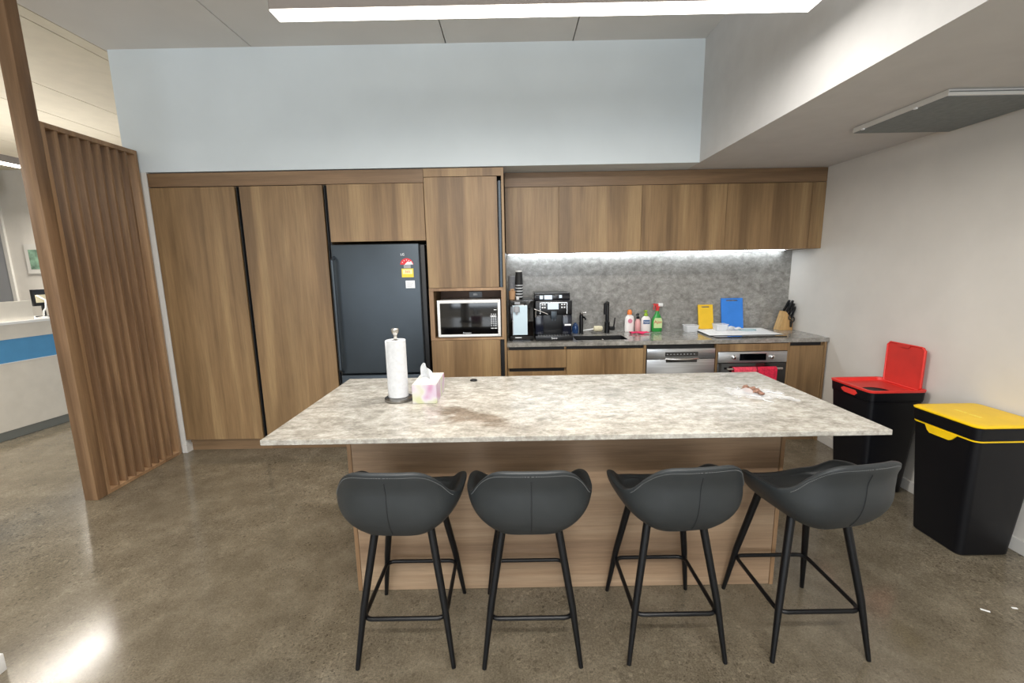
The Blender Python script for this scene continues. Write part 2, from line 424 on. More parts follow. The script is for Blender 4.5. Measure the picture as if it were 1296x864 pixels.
# ------------------------------------------------------------------ tall cabinets
ZT = 2.287
def plinth(x0, x1, root): B(x0, x1, D+.055, D+.07, 0, .108).build('plinth', 'wood_h', root)
def tall(x0, xch, x1, label):
    """door from x0 to xch, black finger channel from xch to x1"""
    t = thing('tall_cabinet', label, 'cabinet', ((x0+x1)/2, D+.3, 0), 'tall pantry cabinets')
    MB().box(x0, x0+.018, D+.022, YB-.002, .11, 2.183).box(x1-.018, x1-.001, D+.03, YB-.002, .11, 2.183).box(x0+.018, x1-.018, YB-.02, YB-.002, .11, 2.183)\
        .box(x0+.018, x1-.018, D+.03, YB-.02, .11, .128).box(x0+.018, x1-.018, D+.03, YB-.02, 2.165, 2.183).build('carcass', 'wood', t, False)
    B(x0+.0015, xch, D, D+.02, .112, 2.18, .001, 1).build('door', 'wood', t)
    MB().box(xch+.001, x1-.001, D+.0275, D+.0295, .112, 2.18).box(xch+.012, xch+.017, D+.006, D+.027, .112, 2.18).build('finger_channel', 'shadow', t)
    plinth(x0, x1, t); return t
tall(-2.819, -2.153, -2.117, 'tall walnut pantry cabinet beside the slatted screen, full height')
tall(-2.1165, -1.468, -1.435, 'tall walnut pantry cabinet directly beside the dark fridge, full height')
f_ = B(-2.819, -.677, D+.004, D+.03, 2.186, ZT).build('cabinet_fascia', 'wood_h'); recentre(f_, (-1.75, D, 2.186))
tag(f_, 'long horizontal walnut fascia strip above the tall cabinets and fridge', 'fascia')
t = thing('overhead_cabinet', 'short walnut cabinet over the dark fridge', 'cabinet', (-1.055, D+.3, 1.745))
B(-1.434, -.676, D+.022, YB-.002, 1.747, 2.183).build('carcass', 'wood', t, False)
B(-1.432, -.679, D, D+.02, 1.745, 2.182, .001, 1).build('door', 'wood', t)
# microwave tower
t = thing('oven_tower_cabinet', 'walnut tower cabinet with open niche holding the microwave', 'cabinet', (-.36, D+.3, 0))
X0, X1 = -.674, -.052
B(X0, X0+.03, D+.021, YB-.002, .11, 2.22).build('side_panel', 'wood', t, False); B(X1-.018, X1, D+.001, YB-.002, .11, ZT).build('side_panel', 'wood', t, False)
MB().box(X0, X1-.018, D+.001, YB-.03, 1.342, 1.364).box(X0, X1-.018, D+.001, YB-.03, .938, .956).box(X0, X0+.036, D+.001, D+.02, .957, 1.341).box(X1-.036, X1-.018, D+.001, D+.4, .957, 1.341).build('niche_frame', 'wood_edge', t, False)
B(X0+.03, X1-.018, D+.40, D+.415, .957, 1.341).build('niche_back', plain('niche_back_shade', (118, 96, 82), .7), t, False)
B(X0+.001, -.104, D-.0, D+.02, 1.367, 2.222, .001, 1).build('door', 'wood', t)
B(X0+.001, -.104, D-.0, D+.02, .112, .935, .001, 1).build('door', 'wood', t)
for z0, z1 in ((1.366, 2.19), (.112, .936)): B(-.102, X1-.018, D+.03, D+.032, z0, z1).build('finger_channel', 'shadow', t)
MB().box(-.0925, -.078, D+.004, D+.0295, 1.367, 2.19).build('channel_trim', 'fridge', t)
B(X0, X1-.0185, D+.002, D+.03, 2.226, ZT).build('fascia', 'wood', t)
plinth(X0, X1, t)
# power outlet in the niche
t = thing('power_outlet', 'grey power outlet plate on the niche back above the microwave', 'outlet', (-.335, D+.397, 1.30))
B(-.385, -.27, D+.39, D+.3995, 1.262, 1.312, .002, 1).build('plate', 'greyprint', t)
B(-.35, -.31, D+.386, D+.3895, 1.278, 1.296, .002, 1).build('plug', 'white', t)

# ------------------------------------------------------------------ fridge
t = thing('fridge', 'dark steel bottom-mount fridge with long handle and energy stickers', 'fridge', (-1.06, D+.3, 0))
FY = D-.03
B(-1.425, -.70, FY+.07, YB-.03, .03, 1.715, .004).build('body', 'fridge_side', t)
B(-1.428, -.732, FY, FY+.065, .675, 1.722, .008, 3).build('upper_door', 'fridge', t)
B(-1.428, -.732, FY, FY+.065, .06, .662, .008, 3).build('freezer_drawer', 'fridge', t)
h_ = MB().tube([(-1.408, FY-.002, 1.625), (-1.408, FY-.045, 1.60), (-1.408, FY-.045, .72), (-1.408, FY-.002, .69)], .012)
h_.build('handle', 'fridge', t)
MB().tube([(-1.36, FY-.002, .61), (-1.34, FY-.04, .61), (-.82, FY-.04, .61), (-.80, FY-.002, .61)], .012).build('handle', 'fridge', t)
MB().box(-1.4, -.76, FY+.02, FY+.06, 0, .055).build('foot_rail', 'blackp', t)
# energy rating label: red half-disc with stars, yellow panel, white sticker
poly = [(-.833+.052*math.cos(a), 1.558+.05*math.sin(a)) for a in [PI*k/16 for k in range(17)]]
lb = MB().prism(poly, FY-.0015, FY-.0003).build('star_rating_label', 'labelred', t, False)
mb = MB()
for k in range(5):
    a = PI*(.16+.17*k); cx, cz = -.833+.037*math.cos(a), 1.558+.036*math.sin(a)
    pts = []
    for i in range(10):
        r = .0055 if i % 2 == 0 else .0025; b_ = PI/2+i*PI/5
        pts.append((cx+r*math.cos(b_), cz+r*math.sin(b_)))
    mb.prism(pts, FY-.003, FY-.0016)
mb.prism([(-.85, 1.558), (-.783, 1.558), (-.797, 1.586), (-.81, 1.578), (-.825, 1.582)], FY-.003, FY-.0016)
mb.build('stars', 'whiteprint', lb, False)
B(-.858, -.803, FY-.0015, FY-.0003, 1.53, 1.557).build('rating_text_strip', 'greyprint', t, False)
yl = B(-.877, -.783, FY-.0015, FY-.0003, 1.458, 1.527).build('energy_label', 'labelyellow', t, False)
B(-.868, -.792, FY-.003, FY-.0016, 1.484, 1.52).build('print_panel', 'labelcream', yl, False)
text('number', '365', (-.83, FY-.0036, 1.502), .026, 'redlabel', yl, sx=1.1)
wl = B(-.85, -.777, FY-.0015, FY-.0003, 1.372, 1.432).build('warranty_label', 'whiteprint', t, False)
mb = MB()
for k in range(4): mb.box(-.842, -.80+.006*k, FY-.0025, FY-.0016, 1.384+.011*k, 1.387+.011*k)
mb.build('print_lines', 'greyprint', wl, False)
text('logo', 'LG', (-.863, FY-.001, 1.637), .026, 'whiteprint', t)

# ------------------------------------------------------------------ microwave
t = thing('microwave', 'white microwave with black glass door inside the walnut niche', 'microwave', (-.352, D+.2, .957))
MY = D+.008
B(-.612, -.099, MY+.02, MY+.37, .966, 1.262, .006).build('body', 'white', t)
fr = MB().box(-.614, -.592, MY-.004, MY+.02, .963, 1.266, .004).box(-.12, -.097, MY-.004, MY+.02, .963, 1.266, .004)
fr.box(-.6, -.11, MY-.004, MY+.02, 1.24, 1.266, .004).box(-.6, -.11, MY-.004, MY+.02, .963, .984, .004).build('door_frame', 'white', t)
B(-.592, -.12, MY, MY+.018, .984, 1.24).build('glass_door', 'gloss', t)
mb = MB()
mb.box(-.152, -.13, MY-.0015, MY-.0003, 1.18, 1.186)
for r in range(7):
    for c in range(3): mb.box(-.176+c*.017, -.168+c*.017, MY-.0015, MY-.0003, 1.145-r*.016, 1.15-r*.016)
mb.box(-.18, -.132, MY-.0015, MY-.0003, 1.125, 1.137).box(-.178, -.155, MY-.0015, MY-.0003, 1.028, 1.034).box(-.15, -.128, MY-.0015, MY-.0003, 1.028, 1.034)
mb.build('button_markings', 'whiteprint', t, False)
text('logo', 'Panasonic', (-.375, MY-.001, .995), .017, 'whiteprint', t)
for x in (-.58, -.14):
    for y in (MY+.04, MY+.33): MB().lathe((x, y, .957), [(.012, 0), (.012, .01)], 12).build('foot', 'blackp', t)

# ------------------------------------------------------------------ bench cabinets
FB = 3.586
def carcass(x0, x1, t):
    MB().box(x0, x0+.016, FB+.022, YB-.02, .11, .862).box(x1-.016, x1, FB+.022, YB-.02, .11, .862).box(x0+.016, x1-.016, FB+.022, YB-.02, .11, .126).build('carcass', 'wood', t, False)
t = thing('drawer_cabinet', 'walnut base unit with stacked drawers under the coffee machine', 'cabinet', (.2, FB+.3, 0))
carcass(-.05, .446, t)
B(-.048, .446, FB+.024, FB+.03, .112, .862).build('finger_channel', 'shadow', t)
for z0, z1 in ((.683, .836), (.40, .652), (.112, .372)): B(-.046, .4445, FB, FB+.02, z0, z1, .001, 1).build('drawer', 'wood', t)
plinth(-.05, .446, t)
t = thing('sink_cabinet', 'walnut base unit with wide doors under the sink', 'cabinet', (.77, FB+.3, 0))
MB().box(.448, .464, FB+.022, YB-.02, .11, .69).box(1.074, 1.09, FB+.022, YB-.02, .11, .69).box(.464, 1.074, FB+.022, YB-.02, .11, .126).build('carcass', 'wood', t, False)
B(.448, 1.094, FB+.024, FB+.03, .838, .862).build('finger_channel', 'shadow', t)
B(.4475, .77, FB, FB+.02, .112, .836, .001, 1).build('door', 'wood', t); B(.7715, 1.092, FB, FB+.02, .112, .836, .001, 1).build('door', 'wood', t)
B(1.094, 1.112, FB, YB-.02, .0, .864).build('side_panel', 'wood', t, False)
plinth(.448, 1.092, t)
# dishwasher
t = thing('dishwasher', 'stainless steel dishwasher built in between sink and oven', 'dishwasher', (1.40, FB+.3, 0))
B(1.118, 1.692, FB+.03, YB-.03, .1, .855).build('body', 'shadow', t, False)
B(1.12, 1.69, FB-.004, FB+.026, .742, .828, .003).build('control_panel', 'steel', t)
B(1.12, 1.69, FB-.002, FB+.026, .11, .738, .004).build('door', 'steel', t)
B(1.272, 1.545, FB-.0075, FB-.0045, .764, .8).build('display', 'gloss', t, False)
mb = MB()
for k in range(9): mb.box(1.285+.028*k, 1.295+.028*k, FB-.0085, FB-.0076, .778, .786)
mb.build('button_marks', 'greyprint', t, False)
pts = [(1.272+.273*i/16, FB-.012-.028*math.sin(PI*i/16), .745) for i in range(17)]
MB().tube(pts, .009, 10).build('handle', 'steel_h', t)
B(1.28, 1.54, FB-.004, FB-.0015, .712, .738).build('grip_recess', 'gloss', t, False)
B(1.118, 1.692, FB+.05, FB+.06, 0, .1).build('plinth', 'shadow', t, False)
# oven housing + oven
t = thing('oven_cabinet', 'walnut housing with fascia panel around the built-in oven', 'cabinet', (2.0, FB+.3, 0))
for a, b in ((1.697, 1.713), (2.295, 2.309)): B(a, b, FB, YB-.02, 0, .864).build('side_panel', 'wood', t, False)
B(1.714, 2.294, FB, FB+.02, .797, .858, .001, 1).build('fascia', 'wood', t)
B(1.714, 2.294, FB+.001, FB+.02, .11, .19).build('lower_panel', 'wood', t)
t = thing('oven', 'built-in oven with steel control panel and black glass door', 'oven', (2.0, FB+.3, .2))
B(1.72, 2.288, FB+.03, YB-.05, .2, .79).build('body', 'shadow', t, False)
B(1.716, 2.292, FB-.006, FB+.026, .70, .793, .003).build('control_panel', 'steel', t)
B(1.716, 2.292, FB-.004, FB+.026, .2, .696, .004).build('glass_door', 'gloss', t)
B(1.895, 2.115, FB-.0095, FB-.0065, .72, .776).build('display', 'gloss', t, False)
for x in (1.845, 2.165):
    kb = MB().lathe((x, FB-.0065, .748), [(.02, 0), (.018, -.016), (.012, -.02), (0, -.02)], 24, 'Y').build('knob', 'chrome', t)
MB().tube([(1.80, FB-.006, .655), (1.80, FB-.045, .655)], .007).tube([(2.21, FB-.006, .655), (2.21, FB-.045, .655)], .007).tube([(1.775, FB-.047, .655), (2.235, FB-.047, .655)], .010).build('handle', 'steel_h', t)
# tea towels on oven handle
def towel(x0, x1, zf, zb, name, mat, label):
    def fn(u, v):
        # v along the drape: back hang -> over bar -> front hang
        L0, L1 = .655-zb, .655-zf; tot = L0+.05+L1; s_ = v*tot
        if s_ < L0: y, z = FB-.028, zb+s_
        elif s_ < L0+.05:
            a = PI*(s_-L0)/.05; y, z = FB-.047+.0165*math.cos(a)+.002, .655+.0155*math.sin(a)
        else: y, z = FB-.064, .655-(s_-L0-.05)
        wob = .004*math.sin(u*11+z*9)*(1 if s_ > L0+.05 else .2)
        return Vector((x0+(x1-x0)*u, y-abs(wob), z))
    o = MB().sheet(fn, 18, 40).build(name, mat, None); md = o.modifiers.new('solid', 'SOLIDIFY'); md.thickness = .003; md.offset = 1
    recentre(o, ((x0+x1)/2, FB-.05, .655)); return tag(o, label, 'towel', 'tea towels on the oven handle')
towel(1.826, 2.015, .50, .56, 'tea_towel', 'towel2', 'rose pink tea towel on the oven handle, nearer the dishwasher')
towel(2.022, 2.182, .40, .50, 'tea_towel', 'towel', 'crimson tea towel hanging lower on the oven handle beside the other')
# end unit
t = thing('end_cabinet', 'narrow walnut base unit at the bench end by the white wall', 'cabinet', (2.46, FB+.3, 0))
carcass(2.311, 2.60, t)
B(2.311, 2.598, FB+.024, FB+.03, .112, .862).build('finger_channel', 'shadow', t)
B(2.312, 2.597, FB, FB+.02, .112, .834, .001, 1).build('door', 'wood', t)
B(2.601, 2.62, FB, YB-.02, 0, .864).build('side_panel', 'wood', t, False)
plinth(2.31, 2.60, t)

# worktop with real sink cut-out, sink
SX0, SX1, SY0, SY1 = .535, .985, 3.668, 3.905
mb = MB().box(-.05, SX0, FB-.006, YB-.001, .866, .9).box(SX1, XR-.002, FB-.006, YB-.001, .866, .9)
mb.box(SX0, SX1, FB-.006, SY0, .866, .9).box(SX0, SX1, SY1, YB-.001, .866, .9)
bmesh.ops.remove_doubles(mb.bm, verts=mb.bm.verts, dist=1e-5)
w = mb.build('bench_worktop', 'worktop', None, False); recentre(w, (1.29, 3.88, .866)); tag(w, 'long grey stone bench worktop along the back wall', 'worktop')
t = thing('kitchen_sink', 'black undermount sink set into the grey bench worktop', 'sink', (.76, 3.79, .7))
MB().box(SX0+.001, SX1-.001, SY0+.001, SY1-.001, .70, .71).box(SX0+.001, SX0+.006, SY0+.001, SY1-.001, .71, .8995).box(SX1-.006, SX1-.001, SY0+.001, SY1-.001, .71, .8995)\
    .box(SX0+.006, SX1-.006, SY0+.001, SY0+.006, .71, .8995).box(SX0+.006, SX1-.006, SY1-.006, SY1-.001, .71, .8995).build('basin', plain('sink_black', (8, 8, 9), .5), t)
MB().lathe((.76, 3.79, .7105), [(.04, 0), (.04, .003), (.02, .001)], 24).build('drain', 'chrome', t)
# splashback
s_ = B(-.05, XR-.001, YB-.016, YB-.001, .9002, 1.634).build('splashback', 'stone_grey', None, False); recentre(s_, (1.29, YB-.008, .9)); tag(s_, 'mottled grey stone splashback behind the bench', 'splashback')

# ------------------------------------------------------------------ upper cabinets
YU = 3.795; UX = [-.046, .403, 1.10, 1.81, 2.52]
for i, (a, b) in enumerate(zip(UX, UX[1:])):
    lab = ['narrow walnut wall cabinet above the coffee machine', 'walnut wall cabinet above the sink and tap', 'walnut wall cabinet above the dishwasher and spray bottle', 'walnut wall cabinet above the blue chopping board'][i]
    t = thing('wall_cabinet', lab, 'cabinet', ((a+b)/2, YU+.2, 1.64), 'wall cabinets above the bench')
    B(a+.001, b-.001, YU+.022, YB-.002, 1.648, 2.19).build('carcass', 'wood', t, False)
    B(a+.0012, b-.0012, YU, YU+.02, 1.636, 2.176, .0008, 1).build('door', 'wood', t)
f_ = B(2.5215, XR-.002, YU+.001, YB-.002, 1.636, 2.176).build('filler_panel', 'wood', None, False); recentre(f_, (2.58, YU+.2, 1.64)); tag(f_, 'narrow walnut filler panel between wall cabinets and white wall', 'panel')
f_ = B(-.046, XR-.002, YU+.001, YU+.02, 2.18, ZS-.003).build('cabinet_fascia', 'wood_h', None, False); recentre(f_, (1.3, YU, 2.18)); tag(f_, 'darker horizontal walnut fascia above the wall cabinets', 'fascia')
t = thing('led_strip_light', 'bright white LED strip fixed under the wall cabinets', 'light', (1.3, 4.02, 1.64))
B(-.03, 2.54, 4.12, 4.16, 1.6405, 1.6475).build('channel', 'trim', t, False)
B(-.025, 2.535, 4.124, 4.156, 1.634, 1.6402).build('diffuser', 'led', t, False)
B(.407, .50, YU+.03, YU+.06, 1.637, 1.6475, .002, 1).build('sensor_switch', 'white', t)

# ------------------------------------------------------------------ island
IX0, IX1, IY0, IY1 = -.951, 1.407, 1.544, 2.462
w = B(IX0, IX1, IY0, IY1, .879, .9, .002, 1).build('island_worktop', 'island', None); recentre(w, (.23, 2.0, .879)); tag(w, 'large pale mottled stone island worktop overhanging the stools', 'worktop')
t = thing('kitchen_island', 'timber-clad island base standing under the pale stone top', 'island', (.23, 2.13, 0))
B(-.742, 1.205, 1.873, 1.89, .002, .8785).build('front_panel', 'wood_light', t, False)
for a in (-.762, 1.207): B(a, a+.0185, 1.871, 2.43, 0, .8785, .0008, 1).build('end_panel', 'wood_edge', t)
B(-.742, 1.205, 1.8905, 2.40, .09, .878).build('carcass', 'wood', t, False)
for k in range(4): B(-.742+k*.487, -.742+k*.487+.484, 2.4015, 2.42, .1, .85, .001, 1).build('door', 'wood', t)
B(-.742, 1.205, 2.35, 2.36, 0, .0895).build('plinth', 'wood_h', t, False)

# ------------------------------------------------------------------ bar stools
def stool_pt(phi, z, inset=0.0):
    u = max(0, min(1, (z-.562)/(.75-.562))); f = 1-(1-u)**2.8
    c, s = math.cos(phi), math.sin(phi); n = 4.0-1.35*min(1, u*1.3)
    ex = lambda q: math.copysign(abs(q)**(2/n), q)
    a = .140+(.245-.140)*f-inset
    back = .2+(.262-.2)*f-inset + max(0, z-.765)*.3
    front = .115+(.15-.115)*min(1, f*1.6)-inset
    y = (-(back-.02)*ex(c) if c > 0 else -(front+.02)*ex(c))-.02
    return (a*ex(s), y, z)
def H(phi):
    d = abs(math.degrees(math.atan2(math.sin(phi), math.cos(phi))))
    K = [(0, .842), (20, .840), (31, .824), (43, .780), (55, .728), (68, .703), (95, .698), (118, .684), (138, .636), (180, .615)]
    w = 0; t_ = 0
    for o_ in range(-8, 9, 2):
        e = min(180, abs(d+o_)); k = math.exp(-(o_/6)**2)
        for (a, ha), (b, hb) in zip(K, K[1:]):
            if e <= b: w += k*(ha+(hb-ha)*(e-a)/(b-a)); t_ += k; break
    return w/t_
def make_stool():
    t = thing('bar_stool', '', 'stool', (0, 0, 0), 'bar stools along the island')
    n = 72; ph = [2*PI*i/n for i in range(n)]; rings = []
    for k in (.25, .6, .88): rings.append([(x*k, y*k, .557+.003*k) for x, y, _ in (stool_pt(p, .562) for p in ph)])
    rings.append([stool_pt(p, .565) for p in ph])
    for k in range(1, 13):
        rings.append([stool_pt(p, .565+(H(p)-.006-.565)*k/12) for p in ph])
    # rolled rim
    for dz, ins in ((-.002, .002), (.0, .008), (.0, .016), (-.002, .022), (-.006, .025)): rings.append([stool_pt(p, H(p)+dz, ins) for p in ph])
    for k in range(1, 9):
        rings.append([stool_pt(p, H(p)-.006+(.622-H(p)+.0 if H(p) > .629 else -.004)*k/8, .026+.010*math.sin(PI*k/8*.5)) for p in ph])
    for k, z in ((.93, .611), (.8, .606), (.55, .602), (.25, .600), (.05, .600)):
        rings.append([(x*k, y*k, z) for x, y, _ in (stool_pt(p, .62, .036) for p in ph)])
    MB().loft(rings).build('seat_shell', 'leather', t)
    # back seam and stitching
    MB().tube([Vector(stool_pt(0, z, -.0008)) for z in [.58+.225*i/14 for i in range(15)]], .0016, 6).build('seam', 'seam', t)
    mb = MB()
    for i in range(-46, 47):
        a = math.radians(i*1.25); b = math.radians(i*1.25+.75)
        mb.tube([stool_pt(a, H(a)-.014, -.0006), stool_pt(b, H(b)-.014, -.0006)], .0011, 5)
    mb.build('stitching', 'stitch', t)
    # frame under the seat
    MB().box(-.105, .105, -.115, -.09, .548, .5595, .003).box(-.105, .105, .09, .115, .548, .5595, .003).box(-.105, -.085, -.09, .09, .548, .5595).box(.085, .105, -.09, .09, .548, .5595).build('seat_frame', 'black', t)
    for sx in (-1, 1):
        for sy in (-1, 1):
            MB().tube([(sx*.103, sy*.105, .559), (sx*.156, sy*.163, .235), (sx*.186, sy*.197, .0)], [.0155, .0135, .0085], 14).build('leg', 'black', t)
    pts = []
    for (cx, cy, a0) in ((1, 1, 0), (-1, 1, PI/2), (-1, -1, PI), (1, -1, 1.5*PI)):
        for k in range(6):
            a = a0+PI/2*k/5; pts.append((cx*.125+.033*math.cos(a), cy*.135+.033*math.sin(a), .192))
    MB().tube(pts, .0085, 10, True).build('footrest', 'black', t)
    return t
def dup(root, loc, rz, label):
    r = root.copy(); COL.objects.link(r); r.location = loc; r['label'] = label
    for ch in list(root.children):
        c = ch.copy(); COL.objects.link(c); c.parent = r
        c.rotation_euler = (0, 0, rz if c.name.split('.')[0] in ('seat_shell', 'seam', 'stitching') else 0)   # the seat swivels on its frame
    return r
st0 = make_stool()
SL = [(-.436, 1.651, -.04, 'black leather bar stool nearest the timber screen end of the island'),
      (.054, 1.644, 0, 'black leather bar stool second along from the timber screen end'),
      (.612, 1.652, .09, 'black leather bar stool second along from the coloured bins'),
      (1.165, 1.653, .17, 'black leather bar stool at the island end nearest the coloured bins, seat swivelled')]
for x, y, rz, lab in SL[1:]: dup(st0, (x, y, 0), rz, lab)
st0.location = (SL[0][0], SL[0][1], 0); st0['label'] = SL[0][3]
for ch in st0.children:
    if ch.name in ('seat_shell', 'seam', 'stitching'): ch.rotation_euler = (0, 0, SL[0][2])

# ------------------------------------------------------------------ bins
def bin_(yc, col, label, opened):
    xc = 2.425; hx, hy = .178, .178; t = thing('waste_bin', label, 'bin', (xc, yc, 0), 'waste bins against the white wall')
    ZR = .715
    def rr(z, e=0, r=.035): 
        k = z/ZR; return rrect(xc+.004*(1-k), yc, .135+(hx-.135)*k+e, .14+(hy-.14)*k+e, r, z)
    MB().loft([rr(.0, -.006, .03), rr(.008), rr(.3), rr(.632), rr(.634, -.004)]).build('body', 'binblack', t)
    # coloured liner edge and its handle on the face towards the room
    mb = MB().loft([rr(.6345, -.004), rr(.635, .003), rr(.642, .003), rr(.6425, -.004)])
    xf = xc-(hx-.006)
    if not opened:
        mb.prism([(yc+.09, .636), (yc+.075, .61), (yc+.06, .598), (yc-.045, .598), (yc-.06, .606), (yc-.085, .636)], xf-.006, xf+.012, 'X')
    mb.build('liner_edge', 'binblack' if opened else col, t)
    if not opened:
        MB().loft([rr(.643, -.002), rr(.645, .004), rr(.705, .004), rr(.708, -.002)]).build('lid_band', 'binblack', t)
        MB().loft([rr(.7085, -.004), rr(.710, .006), rr(.716, .007), rr(.7215, -.001), rr(.7225, -.02, .03)]).build('lid', col, t)
        mb = MB()
        for k in range(11):
            if k != 5: mb.box(xc-.052, xc-.036+.006*(k % 2), yc+.062-.0125*k, yc+.07-.0125*k, .7224, .7232)
        mb.build('relief_marks', 'lettering', t, False)
    else:
        o_ = lambda z, e: rr(z, e)
        MB().loft([rr(.643, -.002), rr(.645, .004), rr(.7, .004), rr(.702, -.006)], True, False).build('rim_band', 'binblack', t)
        MB().loft([rr(.699, .005), rr(.712, .007), rr(.7145, .002), rr(.7125, -.010), rr(.694, -.014, .03), rr(.690, -.03, .03)], False, False).build('rim', 'red', t)
        # sloping tray with a round hole
        mb = MB(); n = 40; hole = [(xc-.045+.075*math.cos(2*PI*k/n), yc-.055+.075*math.sin(2*PI*k/n), .684) for k in range(n)]
        out = []
        for k in range(n):
            a = 2*PI*k/n; c, s = math.cos(a), math.sin(a); m = 1/max(abs(c)/(hx-.03), abs(s)/(hy-.03)); out.append((xc+c*m, yc+s*m, .6905))
        mb.loft([out, hole], False, False).build('inner_tray', 'redin', t)
        MB().lathe((xc-.045, yc-.055, .679), [(.085, 0), (.085, .001)], 24).build('opening', 'shadow', t)
        # hand grip
        MB().prism([(yc+.065, .672), (yc+.045, .686), (yc-.055, .686), (yc-.072, .670), (yc-.055, .652), (yc+.03, .652), (yc+.05, .66)], xc-hx-.007, xc-hx+.01, 'X').build('hand_grip', 'red', t)
        # raised lid leaning near the wall
        mb = MB()
        y0, y1 = yc-.14, yc+.135
        prof = [(y0+.012, .70), (y1-.012, .70), (y1, .715), (y1, .955), (y1-.02, .975), (y0+.02, .975), (y0, .955), (y0, .715)]
        mb.prism(prof, XR-.047, XR-.035, 'X')
        ld = mb.build('lid', 'redin', t, False)
        pts = [(XR-.049, a, b) for a, b in prof]
        MB().tube(pts, .005, 8, True).build('lid_rim', 'red', ld)
        MB().prism([(yc-.045, .975), (yc-.03, .955), (yc+.03, .955), (yc+.045, .975)], XR-.056, XR-.0475, 'X').build('lid_catch', 'redin', ld)
        MB().tube([(XR-.04, y0+.01, .705), (XR-.04, y1-.01, .705)], .007, 8).build('hinge', 'red', t)
    return t
bin_(2.83, 'red', 'black waste bin with open red lid against the white wall', True)
bin_(2.19, 'yellow', 'black recycling bin with closed yellow lid against the white wall', False)

# ------------------------------------------------------------------ things on the island
t = thing('paper_towel_holder', 'round steel paper towel holder standing on the island', 'holder', (-.553, 2.03, .9))
c = (-.553, 2.03, .9)
MB().lathe(c, [(.066, 0), (.068, .004), (.067, .014), (.05, .019), (.012, .019)], 48).build('base', 'steel_dark', t)
MB().lathe(c, [(.008, .02), (.008, .315), (.009, .318), (.015, .326), (.018, .338), (.018, .344), (.014, .348), (0, .349)], 24).build('rod', 'steel_h', t)
t = thing('paper_towel_roll', 'white kitchen paper roll standing on the steel holder', 'paper towel', (-.553, 2.03, .92))
n = 48; mb = MB(); o_, i_ = [], []
MB().lathe((-.553, 2.03, .921), [(.02, 0), (.046, 0), (.046, .272), (.02, .272), (.02, 0.0)], 48).build('roll', 'softpaper', t)
def flap(u, v):
    a = math.radians(150+u*70); r = .0468+.006*(1-u)
    return Vector((-.553+r*math.cos(a), 2.03+r*math.sin(a), .921+.271*v-.004*(1-u)))
MB().sheet(flap, 10, 6).build('loose_sheet', 'softpaper', t, solid=.0012)
t = thing('tissue_box', 'white tissue box with pink print beside the paper towel', 'tissue box', (-.415, 2.08, .9))
MB().box(-.473, -.359, 1.962, 2.20, .9, .9895, .0015, 1).build('carton', 'tissue_print', t)
B(-.4725, -.3595, 1.9625, 2.1995, .9896, .991).build('printed_top', 'tissue_top', t, False)
MB().lathe((-.416, 2.085, .9912), [(.035, 0), (.035, .0006)], 32, sy=1.9).build('slot', 'white', t)
def tis(u, v):
    w_ = .038*(1-.25*v)*math.sqrt(max(0, 1-max(0, (v-.55)/.45)**2*.85))
    x = -.418+(u-.5)*2*w_-.012*v
    y = 2.085+.030*math.sin(u*PI*1.6+.4)*(1-v*.35)
    z = .985+.082*v-.022*u*v
    return Vector((x, y, z))
MB().sheet(tis, 20, 16).build('tissue', 'softpaper', t, solid=.0008)
k_ = MB().lathe((-.222, 2.363, .9003), [(.004, 0), (.019, .001), (.021, .005), (.017, .01), (.006, .0125), (0, .0125)], 28, sy=.65).build('black_fob', 'blackp'); recentre(k_, (-.222, 2.363, .9003)); tag(k_, 'small black oval fob lying on the island worktop', 'fob')
t = thing('snack_packet', 'crumpled clear packet with brown filling on the island', 'packet', (1.141, 2.03, .9))
random.seed(3)
mb = MB()
for i in range(46):
    a = random.uniform(0, 1); x = 1.122+.035*a+random.uniform(-.014, .014); y = 2.055-.06*a+random.uniform(-.02, .02); r = random.uniform(.007, .013)
    mb.obox((x, y, .9015+r*.9+random.uniform(0, .014)), (r*1.8, r*1.4, r*1.1), (random.random(), random.random(), random.random()*3), .002)
mb.build('filling', 'brownfood', t)
def wrap(u, v):
    x = 1.04+.25*u; y = 1.955+.17*v-.05*u
    d_ = math.exp(-(((x-1.14)/.05)**2+((y-2.035)/.04)**2))
    return Vector((x+.012*math.sin(v*9), y+.014*math.sin(u*11), .9012+.026*d_+.006*abs(math.sin(u*17+v*9))*abs(math.cos(v*13-u*5))))
MB().sheet(wrap, 36, 28).build('wrapper', 'clear', t)
mb = MB()
for pts in ([(1.12, 2.0, .905), (1.15, 1.965, .904), (1.145, 1.92, .9025), (1.165, 1.885, .9025)], [(1.17, 2.09, .906), (1.22, 2.12, .907), (1.25, 2.15, .904)], [(1.18, 2.03, .905), (1.23, 2.04, .906), (1.28, 2.01, .904)], [(1.12, 2.09, .907), (1.13, 2.14, .905)]):
    mb.tube(pts, .0022, 5)
mb.build('wrapper_fold', 'clearfold', t)

